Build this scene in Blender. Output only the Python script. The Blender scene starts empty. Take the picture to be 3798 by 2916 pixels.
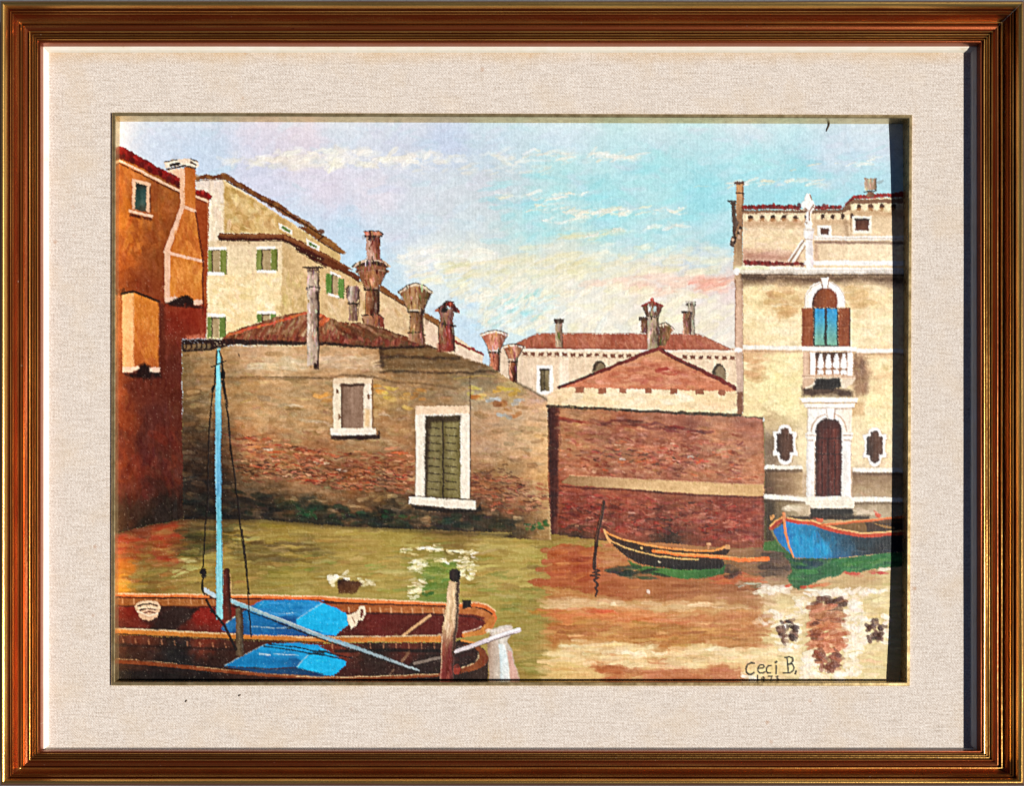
import bpy, math
import numpy as np
from mathutils import Vector

# ------------------------------------------------------------------ scene, camera, light
scene = bpy.context.scene
S = 0.0002                     # metres per photograph pixel at the face of the linen mat
D = 4700.0                     # camera height above the mat, in the same pixels
PCX, PCY = 1650.0, 2080.0      # foot of the camera on the picture plane
SUN_EL, SUN_AZ = math.radians(48), math.radians(-7.5)   # azimuth from +X, light comes from the right

cam_d = bpy.data.cameras.new('camera')
cam = bpy.data.objects.new('camera', cam_d)
scene.collection.objects.link(cam)
cam.location = ((PCX - 1899) * S, (1458 - PCY) * S, D * S)
cam.rotation_euler = (0, 0, 0)
cam_d.sensor_fit = 'HORIZONTAL'
cam_d.sensor_width = 36
cam_d.lens = 36 * D / 3798.0
cam_d.shift_x = (1899 - PCX) / 3798.0
cam_d.shift_y = (PCY - 1458) / 3798.0
cam_d.clip_start = 0.01
cam_d.clip_end = 100
scene.camera = cam

world = bpy.data.worlds.new('World')
scene.world = world
world.use_nodes = True
wn = world.node_tree
sky = wn.nodes.new('ShaderNodeTexSky')
sky.sky_type = 'NISHITA'
sky.sun_disc = False
sky.sun_elevation = SUN_EL
sky.sun_rotation = math.pi / 2 - SUN_AZ
sky.altitude = 2500
sky.air_density = 0.5
sky.dust_density = 0.1
wn.links.new(sky.outputs[0], wn.nodes['Background'].inputs[0])
wn.nodes['Background'].inputs[1].default_value = 0.05

sun_d = bpy.data.lights.new('sun', 'SUN')
sun_d.energy = 5.0
sun_d.angle = math.radians(0.5)
sun_d.color = (1.0, 0.955, 0.89)
sun = bpy.data.objects.new('sun', sun_d)
scene.collection.objects.link(sun)
sdir = Vector((math.cos(SUN_EL) * math.cos(SUN_AZ), math.cos(SUN_EL) * math.sin(SUN_AZ), math.sin(SUN_EL)))
sun.rotation_euler = sdir.to_track_quat('Z', 'Y').to_euler()
sun.location = sdir * 3

scene.view_settings.view_transform = 'Standard'
scene.view_settings.look = 'None'
scene.view_settings.gamma = 1
scene.view_settings.exposure = 0.0
scene.view_settings.use_curve_mapping = False

# ------------------------------------------------------------------ helpers
col = scene.collection
def wpt(px, py, z):
    """a point of the picture seen at photo position (px,py) and z pixels above the mat -> metres"""
    k = (D - z) / D
    return (((PCX - 1899) + (px - PCX) * k) * S, ((1458 - PCY) - (py - PCY) * k) * S, z * S)

def new_obj(name, me, parent=None, **props):
    o = bpy.data.objects.new(name, me)
    col.objects.link(o)
    o.parent = parent
    for k, v in props.items():
        o[k] = v
    return o

def mesh(name, verts, faces, mat, smooth=False, uv=None):
    me = bpy.data.meshes.new(name)
    me.from_pydata(verts, [], faces)
    if uv is not None:
        l = me.uv_layers.new(name='UVMap')
        for li, lp in enumerate(me.loops):
            l.data[li].uv = uv[lp.vertex_index]
    if smooth:
        me.polygons.foreach_set('use_smooth', [True] * len(me.polygons))
    me.materials.append(mat)
    me.update()
    return me

class Mat:
    """tiny node builder"""
    def __init__(self, name):
        self.m = bpy.data.materials.new(name)
        self.m.use_nodes = True
        self.t = self.m.node_tree
        self.b = self.t.nodes['Principled BSDF']
    def n(self, kind, **kw):
        nd = self.t.nodes.new(kind)
        for k, v in kw.items():
            if k.startswith('i_'):
                nd.inputs[k[2:].replace('_', ' ')].default_value = v
            else:
                setattr(nd, k, v)
        return nd
    def l(self, a, b):
        self.t.links.new(a, b)
    def noise(self, vec, scale, detail=3, rough=0.5):
        nd = self.n('ShaderNodeTexNoise')
        nd.inputs['Scale'].default_value = scale
        nd.inputs['Detail'].default_value = detail
        nd.inputs['Roughness'].default_value = rough
        self.l(vec, nd.inputs['Vector'])
        return nd.outputs['Fac']
    def mapping(self, vec, scale, rot=(0, 0, 0)):
        nd = self.n('ShaderNodeMapping')
        nd.inputs['Scale'].default_value = scale
        nd.inputs['Rotation'].default_value = rot
        self.l(vec, nd.inputs['Vector'])
        return nd.outputs[0]
    def ramp(self, fac, stops):
        nd = self.n('ShaderNodeValToRGB')
        el = nd.color_ramp.elements
        while len(el) < len(stops):
            el.new(0.5)
        for e, (p, c) in zip(el, stops):
            e.position = p
            e.color = (*c, 1)
        self.l(fac, nd.inputs[0])
        return nd.outputs[0]
    def mix(self, fac, a, b, mode='MIX'):
        nd = self.n('ShaderNodeMix', data_type='RGBA', blend_type=mode)
        for s, v in ((0, fac), (6, a), (7, b)):
            if hasattr(v, 'links'):
                self.l(v, nd.inputs[s])
            elif isinstance(v, (int, float)):
                nd.inputs[s].default_value = v
            else:
                nd.inputs[s].default_value = (*v, 1)
        return nd.outputs[2]
    def math(self, op, a, b=0.0, clamp=False):
        nd = self.n('ShaderNodeMath', operation=op, use_clamp=clamp)
        for s, v in ((0, a), (1, b)):
            if hasattr(v, 'links'):
                self.l(v, nd.inputs[s])
            else:
                nd.inputs[s].default_value = v
        return nd.outputs[0]
    def bump(self, h, strength, dist):
        nd = self.n('ShaderNodeBump')
        nd.inputs['Strength'].default_value = strength
        nd.inputs['Distance'].default_value = dist
        self.l(h, nd.inputs['Height'])
        self.l(nd.outputs[0], self.b.inputs['Normal'])

def lin(c):
    c = np.asarray(c, float) / 255.0
    return np.where(c <= 0.04045, c / 12.92, ((c + 0.055) / 1.055) ** 2.4)
def L3(*c):
    return tuple(float(v) for v in lin(c))

# ------------------------------------------------------------------ ground
g = Mat('paving')
tc = g.n('ShaderNodeTexCoord').outputs['Object']
f = g.noise(tc, 9, 6, 0.6)
g.l(g.ramp(f, [(0.3, (0.10, 0.11, 0.12)), (0.7, (0.17, 0.17, 0.17))]), g.b.inputs['Base Color'])
g.b.inputs['Roughness'].default_value = 0.9
g.bump(g.noise(tc, 300, 4), 0.4, 0.002)
GZ = -150.0
me = mesh('ground', [(-3, -3, GZ * S), (3, -3, GZ * S), (3, 3, GZ * S), (-3, 3, GZ * S)], [(0, 1, 2, 3)], g.m)
new_obj('ground', me, kind='structure')

# ------------------------------------------------------------------ framed picture: root
root = new_obj('framed_painting', None,
               label='framed oil painting of a canal with boats, in a brown and gold moulded frame',
               category='painting')
root.location = (0, 0, GZ * S)
root.empty_display_size = 0.05
from mathutils import Matrix
bpy.context.view_layer.update()
ROOT_INV = Matrix.Translation((0, 0, GZ * S)).inverted()
def part(name, me, parent=None, **props):
    o = new_obj(name, me, parent or root, **props)
    if parent is None:
        o.matrix_parent_inverse = ROOT_INV
    return o

# frame material: bole-red stain over wood with gilding rubbed off, strongest on the crests
fm = Mat('gilded_moulding')
uvn = fm.n('ShaderNodeUVMap').outputs[0]
gild = fm.n('ShaderNodeAttribute', attribute_name='gild').outputs['Fac']
grain = fm.noise(fm.mapping(uvn, (1.3, 700, 1)), 1.0, 4, 0.6)
wear = fm.noise(fm.mapping(uvn, (14, 260, 1)), 1.0, 5, 0.65)
spk = fm.noise(fm.mapping(uvn, (900, 1400, 1)), 1.0, 2, 0.6)
gf = fm.math('ADD', fm.math('SUBTRACT', fm.math('MULTIPLY', gild, 2.1), 0.62), fm.math('MULTIPLY', fm.math('SUBTRACT', wear, 0.5), 1.3))
gf = fm.math('ADD', gf, fm.math('MULTIPLY', fm.math('SUBTRACT', spk, 0.5), 0.8))
gf = fm.math('ADD', gf, fm.math('MULTIPLY', fm.math('SUBTRACT', grain, 0.5), 0.5), clamp=True)
wood = fm.mix(grain, (0.22, 0.044, 0.014), (0.38, 0.096, 0.028))
gold = fm.mix(wear, (0.66, 0.30, 0.06), (0.92, 0.60, 0.18))
nick = fm.noise(fm.mapping(uvn, (160, 330, 1)), 1.0, 2, 0.5)
nick = fm.math('MULTIPLY', fm.math('SUBTRACT', nick, 0.72), 14, clamp=True)      # nicks worn down to the dark ground
dust = fm.math('MULTIPLY', fm.math('SUBTRACT', fm.noise(fm.mapping(uvn, (420, 420, 1)), 1.0, 2, 0.5), 0.745), 12, clamp=True)
fcol = fm.mix(nick, fm.mix(gf, wood, gold), (0.03, 0.008, 0.004))
fm.l(fm.mix(dust, fcol, (0.5, 0.45, 0.38)), fm.b.inputs['Base Color'])
fm.l(fm.math('SUBTRACT', fm.math('ADD', fm.math('MULTIPLY', gf, 0.14), 0.84), dust, clamp=True), fm.b.inputs['Metallic'])
fm.l(fm.math('ADD', fm.math('MULTIPLY', spk, 0.18), 0.22), fm.b.inputs['Roughness'])
hh = fm.math('ADD', fm.math('MULTIPLY', grain, 0.6), fm.math('MULTIPLY', spk, 0.5))
fm.bump(hh, 0.35, 0.0004)

# fillet: thin cream-white painted strip against the linen, a little stained
wm = Mat('cream_fillet_paint')
uvw = wm.n('ShaderNodeUVMap').outputs[0]
st = wm.noise(wm.mapping(uvw, (60, 120, 1)), 1.0, 5, 0.7)
wm.l(wm.ramp(st, [(0.3, (0.86, 0.83, 0.74)), (0.62, (0.80, 0.74, 0.60)), (0.74, (0.52, 0.38, 0.18))]), wm.b.inputs['Base Color'])
wm.b.inputs['Roughness'].default_value = 0.35

# moulding profile: (share of the width from the outer edge, height in px, gilding)
def ridge(u0, u1, z0, zp, z1, n=7, g0=0.1, g1=0.75):
    out = []
    for i in range(n):
        t = i / (n - 1)
        z = z0 * (1 - t) + z1 * t + (zp - (z0 + z1) / 2) * math.sin(math.pi * t) ** 0.75
        out.append((u0 + (u1 - u0) * t, z, g0 + (g1 - g0) * math.sin(math.pi * t)))
    return out
PROF = [(0, GZ, 0.0), (0, 50, 0.0), (2, 56, 0.0), (5, 62, 0.05), (8, 67, 0.1)] + ridge(9, 38, 68, 82, 60, 10, 0.15, 0.9)[1:]
PROF += [(39.5, 50, 0.0)] + ridge(41, 48, 60, 70, 60, 5, 0.1, 0.6) + ridge(49, 55, 58, 66, 54, 5, 0.1, 0.6)
# cove
for i in range(9):
    t = i / 8
    PROF.append((56 + 16 * t, 52 - 16 * math.sin(math.pi * 0.5 * t), 0.25 + 0.3 * t))
PROF += ridge(73, 80, 38, 52, 40, 6, 0.3, 0.9) + [(81.5, 30, 0.0)]
PROF += [(83, 42, 0.3), (90, 46, 0.3), (99, 46, 0.15), (105, 40, 0.05)]
PROF += ridge(107, 117, 40, 60, 46, 7, 0.15, 0.9)
PROF += ridge(118.5, 126, 42, 56, 44, 6, 0.1, 0.75) + ridge(127, 134, 42, 55, 44, 6, 0.1, 0.7) + ridge(135, 143, 42, 55, 46, 6, 0.1, 0.75)
PROF += [(145, 46, 0.0), (147, 50, 0.1), (150, 50, 0.1), (151, 46, 0.05), (151, 6, 0.0)]
FW = 151.0
OUT = (0.0, 2.0, 3798.0, 2916.0)        # outer edge as seen
INN = (150.0, 158.0, 3638.0, 2788.0)    # inner edge as seen (at the top of the lip)
NSEG = 36
def world_rect(r, z):
    a = wpt(r[0], r[1], z); b = wpt(r[2], r[3], z)
    return a[0], a[1], b[0], b[1]      # x0, ytop, x1, ybottom
PROF = [(u, z + 46 * max(0.0, 1 - u / 146) if z > 20 else z, gd) for u, z, gd in PROF]      # the moulding falls towards the picture
WO = world_rect(OUT, 98)
WI = world_rect(INN, 50)
rng0 = np.random.default_rng(3)
def corner(ci, t):
    """mitre point at share t from the outer to the inner rectangle; corners TL TR BR BL"""
    xs = ((WO[0], WI[0]), (WO[2], WI[2]), (WO[2], WI[2]), (WO[0], WI[0]))[ci]
    ys = ((WO[1], WI[1]), (WO[1], WI[1]), (WO[3], WI[3]), (WO[3], WI[3]))[ci]
    return np.array((xs[0] + (xs[1] - xs[0]) * t, ys[0] + (ys[1] - ys[0]) * t))
def rail(prof, mat, ca, cb, parent, name, label=None, gap=0.0001):
    verts, uv, gl = [], [], []
    n = len(prof)
    off = rng0.uniform(0, 50)
    for i in range(NSEG + 1):
        s = i / NSEG
        for (u, z, gd) in prof:
            a, b = corner(ca, u / FW), corner(cb, u / FW)
            d = (b - a) / np.linalg.norm(b - a)
            a = a + d * gap; b = b - d * gap
            p = a + (b - a) * s
            wob = 0.5 * math.sin(7 * s + ca * 2 + u * 0.05) + 0.3 * math.sin(23 * s + u * .11)
            verts.append((p[0], p[1], (z + wob * (z > 0)) * S))
            uv.append((float(np.dot(p, np.abs(d))) * 1.0 + off, u * S * 1.0 + ca * 3.1))
            gl.append(gd)
    faces = []
    for i in range(NSEG):
        for j in range(n - 1):
            a = i * n + j
            faces.append((a, a + 1, a + n + 1, a + n))
    faces.append(tuple(range(n - 1, -1, -1)))
    faces.append(tuple(range(NSEG * n, NSEG * n + n)))
    me = mesh(name, verts, faces, mat, uv=uv)
    at = me.attributes.new('gild', 'FLOAT', 'POINT')
    at.data.foreach_set('value', np.array(gl, np.float32))
    o = part(name, me, parent)
    if label:
        o['label'] = label
    return o
FIL = [(149.5, -14, 0), (149.5, 16, 0), (154, 15, 0), (160, 11, 0), (163, 9.5, 0), (169.5, 1.5, 0), (169.5, -14, 0)]
for ca, cb, w in ((0, 1, 'top'), (1, 2, 'right'), (2, 3, 'bottom'), (3, 0, 'left')):
    r = rail(PROF, fm.m, ca, cb, None, 'frame_rail', 'reeded brown and gold frame rail along the %s edge' % w)
    rail(FIL if w != 'bottom' else [(149.5 + (u - 149.5) * 0.3, z * 0.6, g_) for u, z, g_ in FIL], wm.m, ca, cb, r, 'fillet')

# ------------------------------------------------------------------ linen mat with its window
lm = Mat('natural_linen')
ob = lm.n('ShaderNodeTexCoord').outputs['Object']
slub = lm.noise(lm.mapping(ob, (55, 680, 1)), 1.0, 4, 0.7)
slubv = lm.noise(lm.mapping(ob, (640, 50, 1)), 1.0, 4, 0.7)
cloud = lm.noise(ob, 26, 4, 0.6)
fine = lm.noise(ob, 760, 3, 0.8)
twill = lm.n('ShaderNodeTexWave', wave_type='BANDS', bands_direction='DIAGONAL')
twill.inputs['Scale'].default_value = 330
twill.inputs['Distortion'].default_value = 1.5
lm.l(ob, twill.inputs['Vector'])
c = lm.ramp(slub, [(0.35, L3(174, 154, 136)), (0.48, L3(216, 200, 187)), (0.61, L3(238, 226, 216))])
c = lm.mix(0.36, c, lm.ramp(slubv, [(0.38, L3(182, 168, 154)), (0.62, L3(232, 224, 214))]))
c = lm.mix(0.5, c, lm.ramp(fine, [(0.36, L3(154, 136, 120)), (0.64, L3(252, 248, 241))]))
c = lm.mix(lm.ramp(cloud, [(0.5, (0, 0, 0)), (0.75, (0.4, 0.4, 0.4))]), c, L3(212, 190, 160))
vor = lm.n('ShaderNodeTexVoronoi')
vor.inputs['Scale'].default_value = 62
vor.inputs['Randomness'].default_value = 1
lm.l(ob, vor.inputs['Vector'])
sel = lm.math('GREATER_THAN', lm.n('ShaderNodeSeparateColor').outputs[0], 2.0)
sp = lm.n('ShaderNodeSeparateColor')
lm.l(vor.outputs['Color'], sp.inputs[0])
fox = lm.math('SUBTRACT', 1.0, lm.math('MULTIPLY', lm.math('ADD', vor.outputs['Distance'], lm.math('MULTIPLY', lm.math('SUBTRACT', fine, 0.5), 0.12)), 7.5), clamp=True)
fox = lm.math('MULTIPLY', fox, lm.math('GREATER_THAN', sp.outputs[0], 0.45))
fox = lm.math('MULTIPLY', fox, lm.math('MULTIPLY', sp.outputs[1], 0.75))
c = lm.mix(fox, c, L3(176, 126, 84))
# water stain creeping in from the upper edge
sy = lm.n('ShaderNodeSeparateXYZ'); lm.l(ob, sy.inputs[0])
edge = lm.math('MULTIPLY', lm.math('SUBTRACT', sy.outputs[1], 0.243), 95, clamp=True)
edge = lm.math('MULTIPLY', edge, lm.math('ADD', lm.math('MULTIPLY', lm.noise(ob, 30, 4, 0.7), 1.6), -0.42), clamp=True)
c = lm.mix(edge, c, L3(198, 158, 92))
lm.l(c, lm.b.inputs['Base Color'])
lm.b.inputs['Roughness'].default_value = 0.95
lm.b.inputs['Specular IOR Level'].default_value = 0.15
hb = lm.math('ADD', lm.math('MULTIPLY', twill.outputs['Fac'], 0.35), lm.math('ADD', slub, lm.math('MULTIPLY', fine, 0.8)))
lm.bump(hb, 0.8, 0.0003)

SLIP_O = [(418, 419), (3380, 428), (3371, 2545), (415, 2544)]      # outer corners of the gold slip as seen
mo = [wpt(140, 150, 0), wpt(3650, 150, 0), wpt(3650, 2800, 0), wpt(140, 2800, 0)]
mi = [wpt(x, y, 0) for x, y in SLIP_O]
ov, of = [], []
for z in (0.0, -12 * S):
    ov += [(p[0], p[1], z) for p in mo] + [(p[0], p[1], z) for p in mi]
for i in range(4):
    j = (i + 1) % 4
    of += [(i, i + 4, j + 4, j), (i + 8, j + 8, j + 12, i + 12), (i, j, j + 8, i + 8), (i + 4, i + 12, j + 12, j + 4)]
mat_o = part('linen_mat', mesh('linen_mat', ov, of, lm.m), None, label='pale pinkish natural linen mat with small rust spots')

# gold slip round the window: bevelled top, polished inner wall that mirrors the paint
gm = Mat('brass_slip')
ob2 = gm.n('ShaderNodeTexCoord').outputs['Object']
gw = gm.noise(ob2, 160, 5, 0.7)
gm.l(gm.ramp(gw, [(0.3, (0.50, 0.33, 0.12)), (0.55, (0.72, 0.53, 0.25)), (0.75, (0.84, 0.66, 0.36))]), gm.b.inputs['Base Color'])
gm.b.inputs['Metallic'].default_value = 0.85
gm.l(gm.math('ADD', gm.math('MULTIPLY', gw, 0.25), 0.16), gm.b.inputs['Roughness'])
gm.bump(gm.noise(ob2, 700, 3), 0.25, 0.0002)
def inset(q, d):
    sg = [(1, 1), (-1, 1), (-1, -1), (1, -1)]
    return [(x + sx * d, y + sy_ * d) for (x, y), (sx, sy_) in zip(q, sg)]
rings = [(0, -14), (0, 9), (2, 11.5), (11, 11.5), (13.5, 9), (14, -100)]
def ring_world(d, z):
    # plan inset measured in the mat plane
    return [(*wpt(x, y, 0)[:2], z * S) for x, y in inset(SLIP_O, d)]
for i in range(4):
    j = (i + 1) % 4
    vs, fs = [], []
    for d, z in rings:
        w = ring_world(d, z)
        a, b = np.array(w[i]), np.array(w[j])
        t = (b - a) / np.linalg.norm(b - a) * 0.00006
        vs += [tuple(a + t), tuple(b - t)]
    k = len(rings)
    for q in range(k - 1):
        fs.append((2 * q, 2 * q + 2, 2 * q + 3, 2 * q + 1))
    fs.append(tuple(2 * q for q in range(k - 1, -1, -1)))
    fs.append(tuple(2 * q + 1 for q in range(k)))
    fs.append((0, 1, 2 * k - 1, 2 * k - 2))
    part('slip_rail', mesh('slip_rail', vs, fs, gm.m), mat_o)

# ------------------------------------------------------------------ the oil painting: paint laid stroke by stroke
# Paint is worked out on a fine net of points: colour, thickness and the motif every point belongs to.
# Each motif then becomes its own relief mesh, in photograph pixels converted to metres.
ST = 3.0
X0, Y0, X1, Y1 = 402.0, 408.0, 3396.0, 2560.0
NX, NY = int((X1 - X0) / ST) + 1, int((Y1 - Y0) / ST) + 1
GX, GY = np.meshgrid(X0 + ST * np.arange(NX), Y0 + ST * np.arange(NY))
RG = np.random.default_rng(1973)
C = np.zeros((NY, NX, 3)); C[:] = (128, 112, 60)
HT = np.zeros((NY, NX))
ID = np.zeros((NY, NX), np.int32)

def vnoise(sx, sy, seed):
    r = np.random.default_rng(seed)
    gw, gh = int((X1 - X0) / sx) + 4, int((Y1 - Y0) / sy) + 4
    gr = r.uniform(-1, 1, (gh, gw))
    fx, fy = (X0 * 0 + (GX[0] - X0)) / sx, (GY[:, 0] - Y0) / sy
    ix, iy = fx.astype(int), fy.astype(int)
    tx, ty = fx - ix, fy - iy
    tx, ty = tx * tx * (3 - 2 * tx), ty * ty * (3 - 2 * ty)
    a = gr[iy][:, ix] * (1 - tx) + gr[iy][:, ix + 1] * tx
    b = gr[iy + 1][:, ix] * (1 - tx) + gr[iy + 1][:, ix + 1] * tx
    return a * (1 - ty)[:, None] + b * ty[:, None]
def fbm(sx, sy, seed, o=3):
    return sum(vnoise(sx / 2 ** k, sy / 2 ** k, seed + k) * 0.6 ** k for k in range(o)) / 1.6
WX = fbm(30, 30, 11) ; WY = fbm(30, 30, 21)
TEX = {'n': fbm(70, 70, 31, 4), 'h': fbm(110, 16, 41, 3), 'v': fbm(16, 110, 51, 3), 'd': fbm(24, 24, 61, 3)}
GRAIN = RG.uniform(0, 1, (NY, NX))
PATCH = fbm(160, 120, 71, 3)

TILE = {'F': (0, 0, 0.57609)}
for nm, ox, s in (('A', 400, 2.735), ('B', 1100, 2.735), ('D', 2650, 2.735)):
    for k, oy in ((1, 400), (2, 1000), (3, 1600), (4, 2050)):
        TILE[nm + str(k)] = (ox, oy, s)
TILE['B4'] = (1100, 2050, 2.431)
for k, oy in ((1, 400), (2, 1050), (3, 1600), (4, 2050)):
    TILE['C' + str(k)] = (1850, oy, 2.431)
def P(t, v):
    """'A1', flat list -> photo pixels; a string inside the list switches the sheet"""
    out, cur, buf = [], t, []
    for e in v:
        if isinstance(e, str):
            cur = e; continue
        buf.append(e)
        if len(buf) == 2:
            ox, oy, s = TILE[cur]
            out.append((ox + buf[0] / s, oy + buf[1] / s)); buf = []
    return np.array(out, float)

# motif registry
MOT = {}
ORDER = []
def M(name, parent=0, label=None):
    i = len(ORDER) + 1
    ORDER.append((i, name, parent, label))
    return i

def box(pts, pad):
    x0, y0 = pts.min(0) - pad; x1, y1 = pts.max(0) + pad
    i0 = max(0, int((x0 - X0) / ST)); i1 = min(NX, int((x1 - X0) / ST) + 2)
    j0 = max(0, int((y0 - Y0) / ST)); j1 = min(NY, int((y1 - Y0) / ST) + 2)
    return (slice(j0, max(j0, j1)), slice(i0, max(i0, i1)))

def colfield(c, sl, pts):
    """flat colour, ('v'|'h', c0, c1[, c2..]) gradient over the shape, or ('p', [(x,y,c)..]) scattered points"""
    sh = C[sl].shape
    if not isinstance(c[0], str):
        return np.broadcast_to(np.array(c, float), sh).copy()
    if c[0] in 'vh':
        lo, hi = pts.min(0), pts.max(0)
        k = 1 if c[0] == 'v' else 0
        t = ((GY if k else GX)[sl] + TEX['n'][sl] * 18 - lo[k]) / max(1, hi[k] - lo[k])
        st = np.array(c[1:], float)
        xs = np.linspace(0, 1, len(st))
        return np.stack([np.interp(t, xs, st[:, q]) for q in range(3)], -1)
    pw = np.zeros(sh[:2]); acc = np.zeros(sh)
    gx, gy = GX[sl] + WX[sl] * 25, GY[sl] + WY[sl] * 25
    for x, y, cc in c[1]:
        w = 1.0 / (((gx - x) ** 2 + (gy - y) ** 2 + 900.0) ** 1.7)
        pw += w; acc += w[..., None] * np.array(cc, float)
    return acc / pw[..., None]

def lay(sl, m, cf, idn, tx, ta, h):
    """put paint with coverage m"""
    if tx and ta:
        cf = cf + (TEX[tx][sl] * ta)[..., None]
    cc = C[sl]
    C[sl] = cc + (cf - cc) * m[..., None]
    HT[sl] = HT[sl] * (1 - 0.35 * m) + m * h * (0.7 + 0.3 * TEX['d'][sl])
    if idn:
        ID[sl] = np.where(m > 0.5, idn, ID[sl])

def sdf_poly(px, py, pts):
    d = np.full(px.shape, 1e12); ins = np.zeros(px.shape, bool)
    n = len(pts)
    for i in range(n):
        ax, ay = pts[i]; bx, by = pts[(i + 1) % n]
        ex, ey = bx - ax, by - ay
        q = max(ex * ex + ey * ey, 1e-9)
        t = np.clip(((px - ax) * ex + (py - ay) * ey) / q, 0, 1)
        d = np.minimum(d, (px - ax - ex * t) ** 2 + (py - ay - ey * t) ** 2)
        if ay != by:
            c1 = ((ay > py) != (by > py)) & (px < (bx - ax) * (py - ay) / (by - ay) + ax)
            ins ^= c1
    return np.sqrt(d) * np.where(ins, -1, 1)

def fill(t, v, c, idn=None, r=3.0, s=2.2, tx='n', ta=8, h=0.10, a=1.0, dry=0.0, clip=None, grit=4.0):
    pts = P(t, v)
    sl = box(pts, 12 + s)
    if C[sl].size == 0: return
    sd = sdf_poly(GX[sl] + WX[sl] * r, GY[sl] + WY[sl] * r, pts) + (GRAIN[sl] - .5) * grit
    m = np.clip(0.5 - sd / s, 0, 1) * a
    if dry:
        m = m * (0.4 + 0.6 * (GRAIN[sl] > dry))
    if clip:
        m = m * np.isin(ID[sl], clip)
    lay(sl, m, colfield(c, sl, pts), idn, tx, ta, h)

def rect(t, x0, y0, x1, y1, c, idn=None, **k):
    fill(t, [x0, y0, x1, y0, x1, y1, x0, y1], c, idn, **k)

def ell(t, cx, cy, rx, ry, c, idn=None, n=20, **k):
    v = []
    for i in range(n):
        q = 2 * math.pi * i / n
        v += [cx + rx * math.cos(q), cy + ry * math.sin(q)]
    fill(t, v, c, idn, **k)

def line(t, v, w, c, idn=None, r=2.0, s=2.0, tx='d', ta=10, h=0.12, a=1.0, dry=0.0, clip=None, grit=2.0):
    """w in photo pixels: one width or (start, end)"""
    pts = P(t, v)
    w = w if isinstance(w, tuple) else (w, w)
    sl = box(pts, max(w) + 10)
    if C[sl].size == 0: return
    px, py = GX[sl] + WX[sl] * r, GY[sl] + WY[sl] * r
    best = np.full(px.shape, 1e9)
    n = len(pts) - 1
    for i in range(n):
        (ax, ay), (bx, by) = pts[i], pts[i + 1]
        ex, ey = bx - ax, by - ay
        tt = np.clip(((px - ax) * ex + (py - ay) * ey) / max(ex * ex + ey * ey, 1e-9), 0, 1)
        ww = w[0] + (w[1] - w[0]) * (i + tt) / n
        best = np.minimum(best, np.hypot(px - ax - ex * tt, py - ay - ey * tt) - ww / 2)
    m = np.clip(0.5 - (best + (GRAIN[sl] - .5) * grit) / s, 0, 1) * a
    if dry:
        m = m * (0.4 + 0.6 * (GRAIN[sl] > dry))
    if clip:
        m = m * np.isin(ID[sl], clip)
    lay(sl, m, colfield(c, sl, pts), idn, tx, ta, h)

def dab(x, y, Ln, Wd, ang, c, a=0.8, h=0.25, idn=None, clip=None):
    """one touch of a bristle brush"""
    R = Ln / 2 + Wd
    sl = box(np.array([[x - R, y - R], [x + R, y + R]]), 1)
    if C[sl].size == 0: return
    ca, sa = math.cos(ang), math.sin(ang)
    dx, dy = GX[sl] - x + WX[sl] * 5, GY[sl] - y + WY[sl] * 5
    u, v = (dx * ca + dy * sa) / (Ln / 2), (-dx * sa + dy * ca) / (Wd / 2)
    q = (np.abs(u) ** 3 + np.abs(v) ** 2.4)
    m = np.clip((1.15 - q) * 2.2, 0, 1)
    ph = RG.uniform(0, 9)
    br = 0.5 + 0.5 * np.sin(v * 6 + ph + 1.5 * u)
    fade = np.clip(1.25 - 0.45 * (u + 1) * RG.uniform(0.2, 1), 0.15, 1)
    m = m * a * (0.72 + 0.28 * br) * fade
    if clip:
        m = m * np.isin(ID[sl], clip)
    cc = C[sl]
    C[sl] = cc + (np.array(c, float) + (br - 0.5)[..., None] * 12 - cc) * m[..., None]
    HT[sl] = HT[sl] + m * h * (0.55 + 0.45 * br) * (0.6 + 0.8 * np.clip(q, 0, 1))
    if idn:
        ID[sl] = np.where(m > 0.5, idn, ID[sl])

def dabs(t, v, n, cols, Lr, Wr, ang=0.0, aj=12, a=(0.4, 0.9), h=0.2, cj=9, idn=None, clip=None):
    """n touches scattered in a polygon; lengths in photo pixels, angle in degrees"""
    pts = P(t, v)
    lo, hi = pts.min(0), pts.max(0)
    k = 0; tries = 0
    while k < n and tries < n * 12:
        tries += 1
        x, y = RG.uniform(lo[0], hi[0]), RG.uniform(lo[1], hi[1])
        if sdf_poly(np.array([x]), np.array([y]), pts)[0] > 0:
            continue
        c = np.array(cols[RG.integers(len(cols))], float) + RG.normal(0, cj) + RG.normal(0, cj * 0.4, 3)
        dab(x, y, RG.uniform(*Lr), RG.uniform(*Wr), math.radians(ang + RG.normal(0, aj)), c,
            RG.uniform(*a), h * RG.uniform(0.5, 1.2), idn, clip)
        k += 1

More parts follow.
